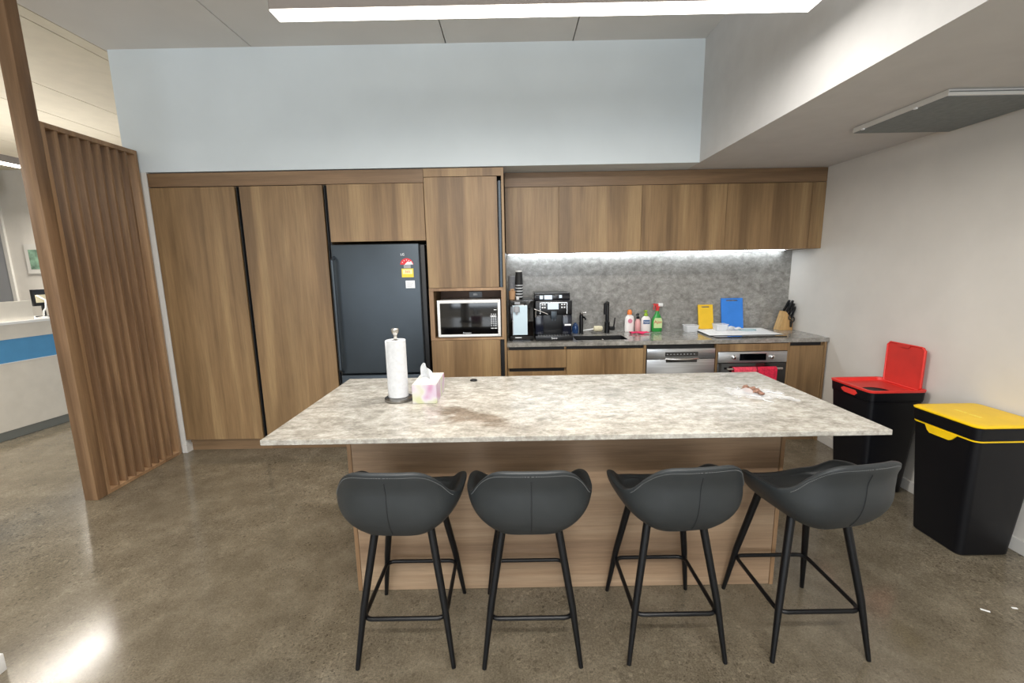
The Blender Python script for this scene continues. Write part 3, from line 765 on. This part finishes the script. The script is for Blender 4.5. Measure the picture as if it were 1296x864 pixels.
# ------------------------------------------------------------------ water dispenser, coffee machine, cups
t = thing('water_dispenser', 'black benchtop water dispenser with frosted lit panel by the tower', 'dispenser', (.07, 3.85, .9))
WX0, WX1, WY = -.032, .178, 3.672
B(WX0, WX1, WY+.012, 4.06, .9, 1.246, .006).build('body', 'blackp', t)
B(WX0+.001, WX1-.001, WY, WY+.012, .903, 1.244, .003).build('front_panel', 'gloss', t)
B(WX0+.035, WX0+.158, WY-.0015, WY-.0003, .955, 1.205).build('window', 'panel_led', t, False)
B(WX0+.032, WX0+.038, WY-.003, WY-.0003, .952, 1.208).build('window_trim', 'greyprint', t, False)
MB().lathe((.035, WY-.012, 1.15), [(.026, 0), (.026, .042), (.018, .05)], 24, sy=.5).lathe((.035, WY-.012, 1.13), [(.008, 0), (.01, .02)], 12).build('spout', 'greyprint', t)
B(.02, .065, WY-.0015, WY-.0003, 1.215, 1.235).build('badge', 'greyprint', t, False)
B(.02, .075, WY-.0015, WY-.0003, .928, .934).build('button_mark', 'whiteprint', t, False)
B(WX0+.03, WX1-.03, WY-.004, WY-.0003, .90, .912).build('drip_tray', 'blackp', t)

t = thing('coffee_machine', 'black automatic coffee machine with bright display on the bench', 'coffee machine', (.35, 3.88, .9))
CX0, CX1, CY = .196, .508, 3.70
B(CX0, CX1, CY+.05, 4.09, .905, 1.235, .008).build('body', 'blackp', t)
MB().box(CX0-.004, CX1-.014, CY+.03, 4.06, 1.238, 1.29, .006).build('bean_hopper', plain('smoked_hopper', (30, 31, 36), .12), t)
MB().box(CX0-.004, CX1-.014, CY+.026, 4.065, 1.29, 1.3, .003).build('hopper_lid', 'blackp', t)
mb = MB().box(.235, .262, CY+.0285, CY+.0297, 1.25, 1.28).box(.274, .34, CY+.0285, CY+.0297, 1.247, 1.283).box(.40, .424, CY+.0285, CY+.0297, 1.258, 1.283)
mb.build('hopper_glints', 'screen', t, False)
B(CX0, CX1, CY, CY+.05, 1.115, 1.237, .006).build('front_head', 'blackp', t)
mb = MB().box(.235, .238, CY-.002, CY-.0003, 1.125, 1.222).box(.462, .466, CY-.002, CY-.0003, 1.125, 1.222).box(.235, .466, CY-.002, CY-.0003, 1.219, 1.223)
mb.build('trim_frame', 'chrome', t, False)
B(.30, .392, CY-.0022, CY-.0003, 1.165, 1.217).build('display', 'screen', t, False)
mb = MB()
for x in (.25, .27, .415, .437):
    for z in (1.175, 1.2): mb.box(x, x+.012, CY-.0022, CY-.0003, z, z+.012)
mb.build('button', 'whiteprint', t, False)
MB().box(.325, .375, CY-.035, CY-.0003, 1.085, 1.15, .004).box(.333, .341, CY-.03, CY-.022, 1.07, 1.086).box(.358, .366, CY-.03, CY-.022, 1.07, 1.086).build('brew_spout', 'fridge', t)
MB().tube([(.185, CY-.006, 1.17), (.24, CY-.012, 1.15), (.30, CY-.016, 1.125)], .004, 8).tube([(.2, CY-.006, 1.165), (.196, CY-.006, 1.10)], .004, 8).build('milk_tube', 'chrome', t)
MB().box(.225, .245, CY+.049-.006, CY+.0495, 1.05, 1.11).build('indicator', 'blued', t, False)
sdb = plain('smoked_dark_blue', (24, 28, 40), .15)
for a, b in ((CX0, .265), (.43, CX1)): B(a, b, CY+.012, CY+.05, .95, 1.114, .004).build('water_tank', sdb, t)
B(.445, .5, CY+.009, CY+.0117, 1.022, 1.036).build('badge', 'whiteprint', t, False)
B(CX0-.004, CX1+.004, CY-.045, CY+.05, .902, .945, .005).build('drip_tray', 'blackp', t)
mb = MB()
for k in range(12): mb.box(CX0+.02+k*.023, CX0+.03+k*.023, CY-.038, CY+.01, .9452, .948)
mb.build('tray_grille', 'steel', t, False)
text('logo', 'Saeco', (.352, CY-.0455, .924), .022, 'whiteprint', t)

# cups on the dispenser
def cup_stack(x, y, n_, r, pitch, z0, name, mats, label, cap=None):
    t = thing(name, label, 'cups', (x, y, z0))
    for k in range(n_):
        z = z0+pitch*k
        MB().lathe((x, y, z), [(r*.72, 0), (r*.98, pitch*.9 if k < n_-1 else .085), (r*1.04, pitch*.9 if k < n_-1 else .087), (r*1.04, (pitch*.9 if k < n_-1 else .087)+.004)], 20).build('cup', mats[k % len(mats)], t)
    return t
t = thing('paper_cup_stack', 'tall stack of dark ripple paper cups on the water dispenser', 'cups', (.06, 3.86, 1.246))
for k in range(10):
    z = 1.2465+.0125*k
    MB().lathe((.062, 3.86, z), [(.026, 0), (.033, .0065), (.033, .0115), (.02, .012)], 20).build('rim', 'whiteprint' if k % 2 else 'cupdark', t)
MB().lathe((.062, 3.86, 1.372), [(.038, 0), (.035, .006), (.029, .105), (.029, .109)], 24).build('cup', 'cupdark', t)
MB().lathe((.062, 3.86, 1.4815), [(.029, 0), (.029, .012), (.025, .0125)], 24).build('cup_base', 'white', t)
t = thing('stirrer_cup', 'cup of wooden stirrers on the water dispenser against the tower', 'cup', (.0, 3.80, 1.246))
MB().lathe((.0, 3.80, 1.2465), [(.025, 0), (.03, .075), (.028, .075), (.023, .004)], 24).build('cup', 'cup', t)
mb = MB()
for i in range(12):
    a = i*2.4; mb.obox((.0+.013*math.cos(a), 3.80+.013*math.sin(a), 1.297), (.005, .0015, .085), (.08*math.sin(a), .1*math.cos(a), a))
mb.build('stirrers', 'wood_stick', t)
t = thing('lid_stack', 'stack of grey cup lids behind the wooden stirrers', 'lids', (.005, 3.92, 1.246))
for k in range(13):
    z = 1.2465+.0155*k; MB().lathe((.004, 3.94, z), [(.038, 0), (.040, .004), (.034, .013), (.03, .015)], 22).build('lid', 'greyprint', t)
c_ = MB().lathe((.047, 3.775, 1.2465), [(.013, 0), (.016, .028), (.0145, .028), (.011, .003)], 20).build('small_cup', 'white'); recentre(c_, (.047, 3.775, 1.2465)); tag(c_, 'tiny white cup in front of the dark cup stack', 'cup')

# ------------------------------------------------------------------ tap area
t = thing('filter_tap', 'short black filter tap with chrome top beside the coffee machine', 'tap', (.655, 4.0, .9))
x, y = .64, 4.04
MB().lathe((x, y, .9), [(.022, 0), (.022, .006), (.018, .008), (.018, .17), (.014, .178)], 24).build('body', 'black', t)
MB().tube([(x, y, 1.06), (x+.025, y-.03, 1.055), (x+.035, y-.04, 1.035)], .009, 10).build('spout', 'black', t)
MB().lathe((x, y, 1.0785), [(.015, 0), (.017, .01), (.012, .02), (0, .022)], 20).tube([(x, y, 1.095), (x+.04, y-.01, 1.098)], .006, 8).build('lever', 'chrome', t)
b_ = MB().lathe((.59, 4.08, .9), [(.026, 0), (.03, .01), (.03, .06), (.02, .085), (.01, .09), (.01, .1)], 24).build('detergent_bottle', 'bluetint'); recentre(b_, (.59, 4.08, .9)); tag(b_, 'small blue detergent bottle behind the filter tap', 'bottle')
t = thing('dish_brush', 'beige dish brush with white handle lying on its grey rest', 'brush', (.79, 4.08, .9))
MB().lathe((.80, 4.08, .9), [(.045, 0), (.06, .006), (.062, .012), (.05, .012)], 28, sy=.6).build('rest', 'stone_grey', t)
MB().tube([(.655, 4.06, .925), (.70, 4.07, .93), (.76, 4.08, .935)], [.004, .006, .008], 8).build('handle', 'white', t)
MB().lathe((.76, 4.08, .94), [(.012, 0), (.026, .008), (.026, .075), (.02, .085)], 20, 'X').build('brush_head', 'beige', t)
t = thing('kitchen_tap', 'tall black mixer tap with side lever behind the sink', 'tap', (.893, 4.05, .9))
x, y = .883, 4.05
MB().lathe((x, y, .9), [(.026, 0), (.026, .006), (.024, .008), (.024, .105), (.0175, .11), (.0175, .285), (.015, .292)], 28).build('body', 'black', t)
MB().tube([(x, y, 1.18), (x-.012, y-.04, 1.19), (x-.032, y-.09, 1.186), (x-.048, y-.13, 1.18)], .0135, 14).tube([(x-.048, y-.13, 1.188), (x-.048, y-.13, 1.09)], .0135, 14).build('spout', 'black', t)
MB().tube([(x+.02, y, .945), (x+.07, y, .945)], .017, 16).tube([(x+.062, y, .95), (x+.07, y-.01, 1.045)], [.007, .005], 10).build('lever', 'black', t)
k_ = MB().lathe((.758, 3.648, .9), [(.01, 0), (.012, .004), (.006, .012), (0, .013)], 16).build('sink_plug', 'steel_h'); recentre(k_, (.758, 3.648, .9)); tag(k_, 'tiny steel plug on the worktop edge in front of the sink', 'plug')

# bottles
t = thing('dish_soap_bottle', 'white bottle with orange cap and pink print by the splashback', 'bottle', (1.107, 4.11, .9), 'cleaning bottles on the bench')
y = 4.11; x = 1.107
MB().lathe((x, y, .9), [(.038, 0), (.044, .004), (.045, .10), (.043, .13), (.034, .15), (.018, .16), (.016, .165)], 28, sy=.55).build('bottle', 'bottlewhite', t)
MB().lathe((x, y, 1.0655), [(.022, 0), (.022, .02), (.017, .036), (.012, .044)], 20).build('cap', 'orange', t)
MB().lathe((x, y-.0262, 1.005), [(.021, 0), (.021, -.001)], 20, 'Y').build('label', 'pinklabel', t)
t = thing('soap_pump_bottle', 'small pink soap bottle with black pump between two white bottles', 'bottle', (1.178, 4.09, .9), 'cleaning bottles on the bench')
x, y = 1.178, 4.08
MB().lathe((x, y, .9), [(.024, 0), (.026, .004), (.026, .09), (.018, .115), (.012, .125)], 24).build('bottle', 'bottlepink', t)
MB().lathe((x, y, 1.0255), [(.015, 0), (.015, .02), (.006, .022), (.006, .038), (.012, .04), (.012, .05)], 16).tube([(x, y, 1.07), (x-.02, y-.02, 1.068), (x-.024, y-.024, 1.058)], .005, 8).build('pump', 'black', t)
t = thing('hand_wash_bottle', 'white hand wash bottle with lime pump and blue label', 'bottle', (1.262, 4.11, .9), 'cleaning bottles on the bench')
x, y = 1.262, 4.11
MB().lathe((x, y, .9), [(.042, 0), (.047, .005), (.046, .1), (.042, .125), (.03, .14), (.014, .148)], 28, sy=.55).build('bottle', 'bottlewhite', t)
MB().lathe((x, y, 1.0485), [(.018, 0), (.016, .022), (.007, .026), (.007, .042), (.014, .044), (.014, .052)], 18).tube([(x, y, 1.096), (x-.024, y-.024, 1.094)], .006, 8).build('pump', 'lime', t)
lb = B(x-.031, x+.031, y-.0275, y-.0262, .975, 1.012).build('label', 'labelblue', t, False)
text('label_text', 'Dettol', (x, y-.0278, .993), .021, 'whiteprint', lb)
t = thing('spray_bottle', 'green spray bottle with red and white trigger, red lettering on label', 'bottle', (1.37, 4.11, .9), 'cleaning bottles on the bench')
x, y = 1.368, 4.11
MB().lathe((x, y, .9), [(.044, 0), (.049, .005), (.05, .08), (.044, .125), (.026, .155), (.018, .175), (.016, .195)], 28, sy=.6).build('bottle', 'green', t)
MB().prism([(x-.038, .935), (x+.038, .935), (x+.04, 1.0), (x+.03, 1.03), (x-.03, 1.03), (x-.04, 1.0)], y-.0315, y-.030).build('label', 'labelgreen', t, False)
text('lettering', 'Ajax', (x, y-.0325, .992), .04, 'redlabel', t)
MB().lathe((x, y, 1.0955), [(.017, 0), (.017, .02), (.012, .022)], 18).prism([(x-.014, 1.118), (x+.012, 1.118), (x+.02, 1.135), (x+.015, 1.16), (x-.035, 1.163), (x-.043, 1.152), (x-.02, 1.143)], y-.012, y+.012).tube([(x-.026, y, 1.145), (x-.036, y, 1.128), (x-.032, y, 1.105)], .005, 8).build('trigger', 'redpump', t)
MB().box(x+.004, x+.05, y-.0135, y+.0135, 1.136, 1.166, .005).build('trigger_head', 'white', t)
def cl(u, v):
    return Vector((1.082+.165*u+.008*math.sin(v*7), 3.945+.07*v+.006*math.sin(u*9), .9035+.012*abs(math.sin(u*5+v*3))+.006*math.sin(v*PI)))
o = MB().sheet(cl, 24, 12).build('dish_cloth', 'pink', None, solid=.004); recentre(o, (1.165, 3.98, .9)); tag(o, 'folded pink dish cloth on the bench before the bottles', 'cloth')

# ------------------------------------------------------------------ cooktop side
t = thing('cooktop', 'black glass cooktop set on the bench over the oven', 'cooktop', (2.02, 3.88, .9))
B(1.722, 2.325, 3.652, 4.11, .9003, .909, .002, 1).build('glass', 'gloss', t)
def ppr(u, v, x0, x1, y0, y1, sk, z):
    return Vector((x0+(x1-x0)*u+sk*v, y0+(y1-y0)*v, z+.003*math.sin(u*5)*math.sin(v*4)))
o = MB().sheet(lambda u, v: ppr(u, v, 1.70, 2.335, 3.725, 4.12, .03, .9135), 12, 8).build('paper_sheet', 'paper', None, solid=.0012); recentre(o, (2.02, 3.9, .9115)); tag(o, 'large white paper sheet spread over the cooktop', 'paper')
t = thing('chopping_board', 'small yellow plastic chopping board leaning on the splashback', 'chopping board', (1.838, 4.15, .9), 'chopping boards')
def board(x0, x1, hgt, col, t, yb=4.118, yt=4.168):
    th = .009; xm = (x0+x1)/2; w_ = x1-x0; a = math.atan2(yt-yb, hgt)
    z1 = .9005+.013
    R_ = Matrix.Translation((xm, yb, z1)) @ Matrix.Rotation(-a, 4, 'X')
    mb = MB(); b2 = MB()
    sw, s0, s1 = w_*.26, hgt-.028, hgt-.016
    for bx in ((-w_/2, w_/2, -th, 0, 0, s0), (-w_/2, w_/2, -th, 0, s1, hgt), (-w_/2, -sw, -th, 0, s0, s1), (sw, w_/2, -th, 0, s0, s1)): b2.box(*bx)
    bmesh.ops.transform(b2.bm, matrix=R_, verts=b2.bm.verts); b2.build('board', col, t, False)
    b3 = MB()
    for bx in ((-w_/2, w_/2, -th-.001, -th, hgt-.005, hgt), (-w_/2, w_/2, -th-.001, -th, 0, .004), (-w_/2, -w_/2+.004, -th-.001, -th, 0, hgt), (w_/2-.004, w_/2, -th-.001, -th, 0, hgt)): b3.box(*bx)
    bmesh.ops.transform(b3.bm, matrix=R_, verts=b3.bm.verts); b3.build('raised_edge', col, t, False)
board(1.768, 1.908, .23, 'yellowboard', t)
t = thing('chopping_board', 'large blue plastic chopping board leaning on the splashback', 'chopping board', (2.09, 4.15, .9), 'chopping boards')
board(1.985, 2.19, .287, 'blueboard', t)
def tub(x0, x1, y0, y1, z0, hgt, label):
    t = thing('plastic_tub', label, 'container', ((x0+x1)/2, (y0+y1)/2, z0), 'clear plastic tubs on the bench')
    xm, ym, hx, hy = (x0+x1)/2, (y0+y1)/2, (x1-x0)/2, (y1-y0)/2
    MB().loft([rrect(xm, ym, hx*.85, hy*.85, .012, z0), rrect(xm, ym, hx, hy, .014, z0+hgt), rrect(xm, ym, hx-.002, hy-.002, .014, z0+hgt), rrect(xm, ym, hx*.85-.002, hy*.85-.002, .012, z0+.002)]).build('tub', 'clear', t)
    MB().loft([rrect(xm, ym, hx+.004, hy+.004, .016, z0+hgt), rrect(xm, ym, hx+.004, hy+.004, .016, z0+hgt+.003), rrect(xm, ym, hx-.002, hy-.002, .014, z0+hgt+.003), rrect(xm, ym, hx-.002, hy-.002, .014, z0+hgt)], False, False).build('tub_rim', 'clearfold', t)
tub(1.603, 1.722, 3.99, 4.10, .9005, .06, 'clear plastic tub on the worktop beside the paper sheet')
tub(1.855, 1.965, 3.93, 4.04, .9185, .055, 'clear plastic tub on the paper sheet before the yellow board')
def bag(u, v): return Vector((1.975+.14*u, 3.96+.09*v, .920+.03*abs(math.sin(u*6+v*4))*(1-u*.7)+.008*math.sin(v*13)))
o = MB().sheet(bag, 22, 16).build('plastic_bag', 'clearfold', None, solid=.001); recentre(o, (2.04, 4.0, .918)); tag(o, 'crumpled clear plastic bag on paper before the blue board', 'bag')
o = MB().tube([(2.15+.075*math.cos(a), 3.96+.05*math.sin(a), .9205) for a in [2*PI*k/32 for k in range(32)]], .0028, 6, True).build('plastic_lid_ring', plain('teal_clear_plastic', (120, 170, 176), .3), None); recentre(o, (2.15, 3.96, .9175)); tag(o, 'thin blue-green ring lid lying on the paper before the blue board', 'lid')
# knife block
t = thing('knife_block', 'pale wooden knife block in the bench corner by the white wall', 'knife block', (2.55, 4.05, .9))
MB().prism([(2.488, .9), (2.606, .9), (2.604, .985), (2.535, 1.075)], 4.03, 4.13).build('block', 'bamboo', t, False)
kn = [(2.545, 4.05, 1.064), (2.568, 4.05, 1.036), (2.592, 4.05, 1.006), (2.545, 4.10, 1.064), (2.568, 4.10, 1.036), (2.592, 4.10, 1.006)]
for i, (x, y, z) in enumerate(kn):
    kf = thing('kitchen_knife', ['black handled knife in the block, topmost in the front row', 'black handled knife in the block, middle of the front row', 'black handled knife in the block, lowest of the front row',
              'black handled knife in the block, topmost in the back row', 'black handled knife in the block, middle of the back row', 'black handled knife in the block, lowest of the back row'][i], 'knife', (x, y, z), 'knives in the wooden block')
    dx, dy, dz = .024-.012*(i % 3), -.04, .105
    a = Vector((x+.008, y, z+.008)); b = a+Vector((dx, dy, dz))
    MB().tube([a, a+(b-a)*.15, a+(b-a)*.5, a+(b-a)*.85, b], [.008, .0115, .0105, .0125, .0095], 12).build('handle', 'blackp', kf)
t = thing('kitchen_scissors', 'black handled scissors held against the front of the knife block', 'scissors', (2.59, 4.02, .95))
for q, (cx, cz) in enumerate(((2.572, 1.02), (2.596, 1.0))):
    MB().tube([(cx+.014*math.cos(a), 4.021, cz+.022*math.sin(a)) for a in [2*PI*k/20 for k in range(20)]], .0055, 8, True).build('loop_handle', 'blackp', t)

MB().prism([(2.578, .93), (2.59, .93), (2.594, .985), (2.574, .985)], 4.017, 4.0295).build('blades', 'blackp', t, False)

# ------------------------------------------------------------------ linear pendants
def linear_x(x0, x1, y0, y1, z, label):
    t = thing('linear_pendant', label, 'light', ((x0+x1)/2, (y0+y1)/2, z))
    B(x0, x1, y0, y1, z+.004, z+.075, .002, 1).build('housing', 'housing', t)
    B(x0+.003, x1-.003, y0+.003, y1-.003, z-.002, z+.0038).build('diffuser', 'lamp', t, False)
    for x in (x0+.4, x1-.4): MB().tube([(x, (y0+y1)/2, z+.0755), (x, (y0+y1)/2, ZC-.0005)], .0012, 6).build('cable', 'greyprint', t)
    return t
linear_x(-.985, 1.30, 2.005, 2.095, 2.585, 'long white linear pendant light glowing above the island')
def linear_y(x, y0, y1, z, label, g='office lights'):
    t = thing('linear_pendant', label, 'light', (x, (y0+y1)/2, z), g)
    B(x-.05, x+.05, y0, y1, z+.004, z+.07).build('housing', 'housing', t, False)
    B(x-.047, x+.047, y0+.003, y1-.003, z-.004, z+.0038).build('diffuser', 'lampfar', t, False)
    for y in (y0+.3, y1-.3): MB().tube([(x, y, z+.0705), (x, y, ZC-.0005)], .0012, 6).build('cable', 'greyprint', t)
linear_y(-4.72, 1.6, 4.47, 2.56, 'glowing linear office light seen at the photo edge beyond the post')
linear_y(-6.45, 6.15, 7.0, 2.56, 'farther linear office light hidden behind the timber post')

# vent cassette on lower ceiling
t = thing('ceiling_vent', 'white framed grey vent panel on the lower ceiling', 'vent', (2.32, 2.47, ZS))
B(2.03, 2.60, 2.175, 2.75, ZS-.028, ZS-.0005, .002, 1).build('frame', 'trim', t)
B(2.034, 2.596, 2.182, 2.746, ZS-.031, ZS-.0285).build('filter_panel', 'ventgrey', t, False)
MB().box(2.022, 2.032, 2.66, 2.675, ZS-.034, ZS-.026).box(2.022, 2.032, 2.33, 2.345, ZS-.034, ZS-.026).build('clip', 'clip', t, False)
B(2.03, 2.6, 2.166, 2.1745, ZS-.014, ZS-.012).build('frame_groove', 'ventgrey', t, False)

# ------------------------------------------------------------------ office beyond the screen
def pl(x, y):  # frame along the desk front
    return x, y
a0 = Vector((-4.76, 3.83, 0)); dr = Vector((.073, .563, 0)).normalized(); nr = Vector((-dr.y, dr.x, 0))
t = thing('reception_desk', 'white reception desk with blue stripe in the room beyond the screen', 'desk', (-5.0, 3.6, 0))
def slab(s0, s1, n0, n1, z0, z1, name, mat, par=t):
    P = [a0+dr*s0+nr*n0, a0+dr*s1+nr*n0, a0+dr*s1+nr*n1, a0+dr*s0+nr*n1]
    return MB().prism([(p.x, p.y) for p in P], z0, z1, 'Z').build(name, mat, par, False)
S_0, S_1 = -2.4, .78
slab(S_0, S_1-.02, .03, .7, 0, .09, 'plinth', 'deskkick')
slab(S_0, S_1, 0, .75, .09, .716, 'lower_front', 'deskwhite')
slab(S_0, S_1, -.002, .75, .7165, .722, 'edge_line', 'white')
slab(S_0, S_1, .003, .75, .7225, .938, 'blue_band', 'blue_stripe')
slab(S_0, S_1, 0, .75, .9385, 1.075, 'upper_front', 'deskwhite')
slab(S_0, S_1+.01, -.012, .76, 1.0755, 1.10, 'counter', 'white')
o = slab(-1.2, .47, .03, .05, 1.1005, 1.285, 'desk_screen_panel', 'deskwhite', None); recentre(o, tuple(a0)); tag(o, 'white screen panel standing on the reception desk counter', 'panel')
o = slab(-1.0, .36, .30, .34, 1.1005, 1.315, 'red_binder', 'maroon', None); recentre(o, tuple(a0)); tag(o, 'dark red binder row behind the white desk panel', 'binder')
t = thing('computer_monitor', 'dark computer monitor on the reception desk by the post', 'monitor', (-5.2, 4.6, 1.1))
c_ = a0+dr*.70+nr*.22
MB().obox((c_.x, c_.y, 1.30), (.03, .17, .17), (0, 0, -.1), .004).build('screen', 'blackp', t)
MB().obox((c_.x+.018, c_.y-.02, 1.29), (.004, .10, .08), (0, 0, -.1)).build('paper_note', 'beige', t)
MB().lathe((c_.x, c_.y, 1.1005), [(.07, 0), (.07, .01), (.015, .014), (.015, .12)], 20).build('stand', 'blackp', t)
t = thing('desk_lamp', 'thin white desk lamp beside the monitor on the reception desk', 'lamp', (-4.85, 4.5, 1.1))
c_ = a0+dr*.58+nr*.07
MB().lathe((c_.x, c_.y, 1.1005), [(.04, 0), (.04, .012), (.008, .016)], 20).build('base', 'white', t)
MB().tube([(c_.x, c_.y, 1.11), (c_.x+.01, c_.y, 1.17), (c_.x+.04, c_.y, 1.2), (c_.x+.04, c_.y+.01, 1.28), (c_.x-.01, c_.y-.02, 1.33)], .008, 8).build('arm', 'white', t)
t = thing('wall_picture', 'framed green landscape print on the far office wall', 'picture', (-7.72, YF-.02, 1.5))
PX0, PX1, PZ0, PZ1 = -7.83, -7.35, 1.56, 2.03
B(PX0, PX1, YF-.03, YF-.001, PZ0, PZ1).build('frame', 'trim', t, False)
B(PX0+.06, PX1-.05, YF-.033, YF-.0305, PZ0+.07, PZ1-.09).build('print', 'mint', t, False)
o = MB().tube([(XF+.3, YF-.45, 2.93), (-8.0, YF-.45, 2.93), (-7.88, YF-.45, 2.93), (-7.84, YF-.45, 2.93)], [.19, .19, .18, .15], 28).build('ventilation_duct', 'duct'); recentre(o, (-9, YF-.45, 2.93)); tag(o, 'round grey ventilation duct under the far office ceiling', 'duct')
struct('trim_1', B(-8.16, -8.10, YF-.03, YF, 0, 2.75), 'trim')
struct('wall_far_recess', B(XF, -8.17, YF-.02, YF-.001, 0, 2.6), plain('grey_recess', (150, 152, 156), .8))
o = B(-2.25, -2.005, 1.30, 1.478, 0, .075, .004).build('white_box', 'white'); recentre(o, (-2.1, 1.39, 0)); tag(o, 'corner of a small white box on the concrete floor', 'box')
for x, y, l_, r_, lab in ((2.05, 1.69, .03, -.6, 'tiny white paper scrap on the concrete floor before the yellow bin'), (2.19, 1.70, .02, -.2, 'tiny white paper scrap on the floor close to the photo edge')):
    o = MB().obox((0, 0, .0015), (l_, .008, .002), (0, 0, r_)).build('paper_scrap', 'paper'); o.location = (x, y, 0); tag(o, lab, 'scrap', 'paper scraps')

# ------------------------------------------------------------------ lights
def area(name, loc, rot, sx, sy, power, col, spread=None):
    l_ = bpy.data.lights.new(name, 'AREA'); l_.shape = 'RECTANGLE'; l_.size = sx; l_.size_y = sy; l_.energy = power; l_.color = col
    if spread: l_.spread = spread
    o = bpy.data.objects.new(name, l_); COL.objects.link(o); o.location = loc; o.rotation_euler = rot; return o
area('pendant_glow', (.08, 2.05, 2.578), (0, 0, 0), 2.0, .08, 50, (1, .965, .92))
area('office_glow', (-4.72, 3.0, 2.55), (0, 0, PI/2), 2.8, .09, 75, (1, .95, .88))
area('office_ceiling_fill', (-5.4, 3.2, 2.3), (PI, 0, 0), 2.0, 5.0, 46, (1, .96, .9))  # added up-facing fill to brighten the office ceiling, has no fitting
area('office_glow_far', (-6.45, 6.55, 2.55), (0, 0, PI/2), .8, .09, 75, (1, .94, .85))
for i, y in enumerate((-.4, -2.85)):
    area('room_glow', (.2, y, 2.58), (0, 0, 0), 2.4, .06, 60, (1, .965, .92))
area('room_ceiling_fill', (-.3, -1.0, 2.35), (PI, 0, 0), 3.2, 2.6, 105, (1, .965, .93))  # added unseen fill behind the camera, bounced off the ceiling
area('room_fill_left', (-4.2, -1.2, 2.58), (0, 0, PI/2), 2.6, .1, 44, (1, .96, .9))  # added unseen lamp without a fitting, for general illumination
area('window_daylight', (.15, YN-.15, 1.6), (PI/2, 0, 0), 3.4, 2.1, 110, (.86, .93, 1))
area('window_daylight', (-3.9, YN-.15, 1.6), (PI/2, 0, 0), 3.3, 2.1, 90, (.86, .93, 1))
area('cabinet_led', (1.25, 4.14, 1.63), (0, 0, 0), 2.5, .02, 1.7, (.88, .95, 1))
wd = bpy.data.worlds.new('World'); scene.world = wd; wd.use_nodes = True
bg = wd.node_tree.nodes['Background']; bg.inputs[0].default_value = (.85, .92, 1, 1); bg.inputs[1].default_value = 1.0

# ------------------------------------------------------------------ camera
f, pitch, yaw, roll, hc = 552.5759, .167, .0021, -.0178, 1.5178
fw = Vector((-math.sin(yaw), math.cos(yaw), 0)); rt = Vector((math.cos(yaw), math.sin(yaw), 0)); up = Vector((0, 0, 1))
f2 = fw*math.cos(pitch)-up*math.sin(pitch); u2 = up*math.cos(pitch)+fw*math.sin(pitch)
r3 = rt*math.cos(roll)+u2*math.sin(roll); u3 = u2*math.cos(roll)-rt*math.sin(roll)
cam = bpy.data.cameras.new('Camera'); co = bpy.data.objects.new('Camera', cam); COL.objects.link(co)
mt = Matrix((r3, u3, -f2)).transposed().to_4x4(); mt.translation = (0, 0, hc); co.matrix_world = mt
cam.sensor_fit = 'HORIZONTAL'; cam.sensor_width = 36; cam.lens = 36*f/1296; cam.clip_start = .05; cam.clip_end = 60
scene.camera = co
scene.view_settings.view_transform = 'Standard'; scene.view_settings.look = 'None'; scene.view_settings.exposure = 0
scene.cycles.use_denoising = True
scene.cycles.max_bounces = 8
for o in list(bpy.data.objects):
    if '_o' in o.keys(): del o['_o']
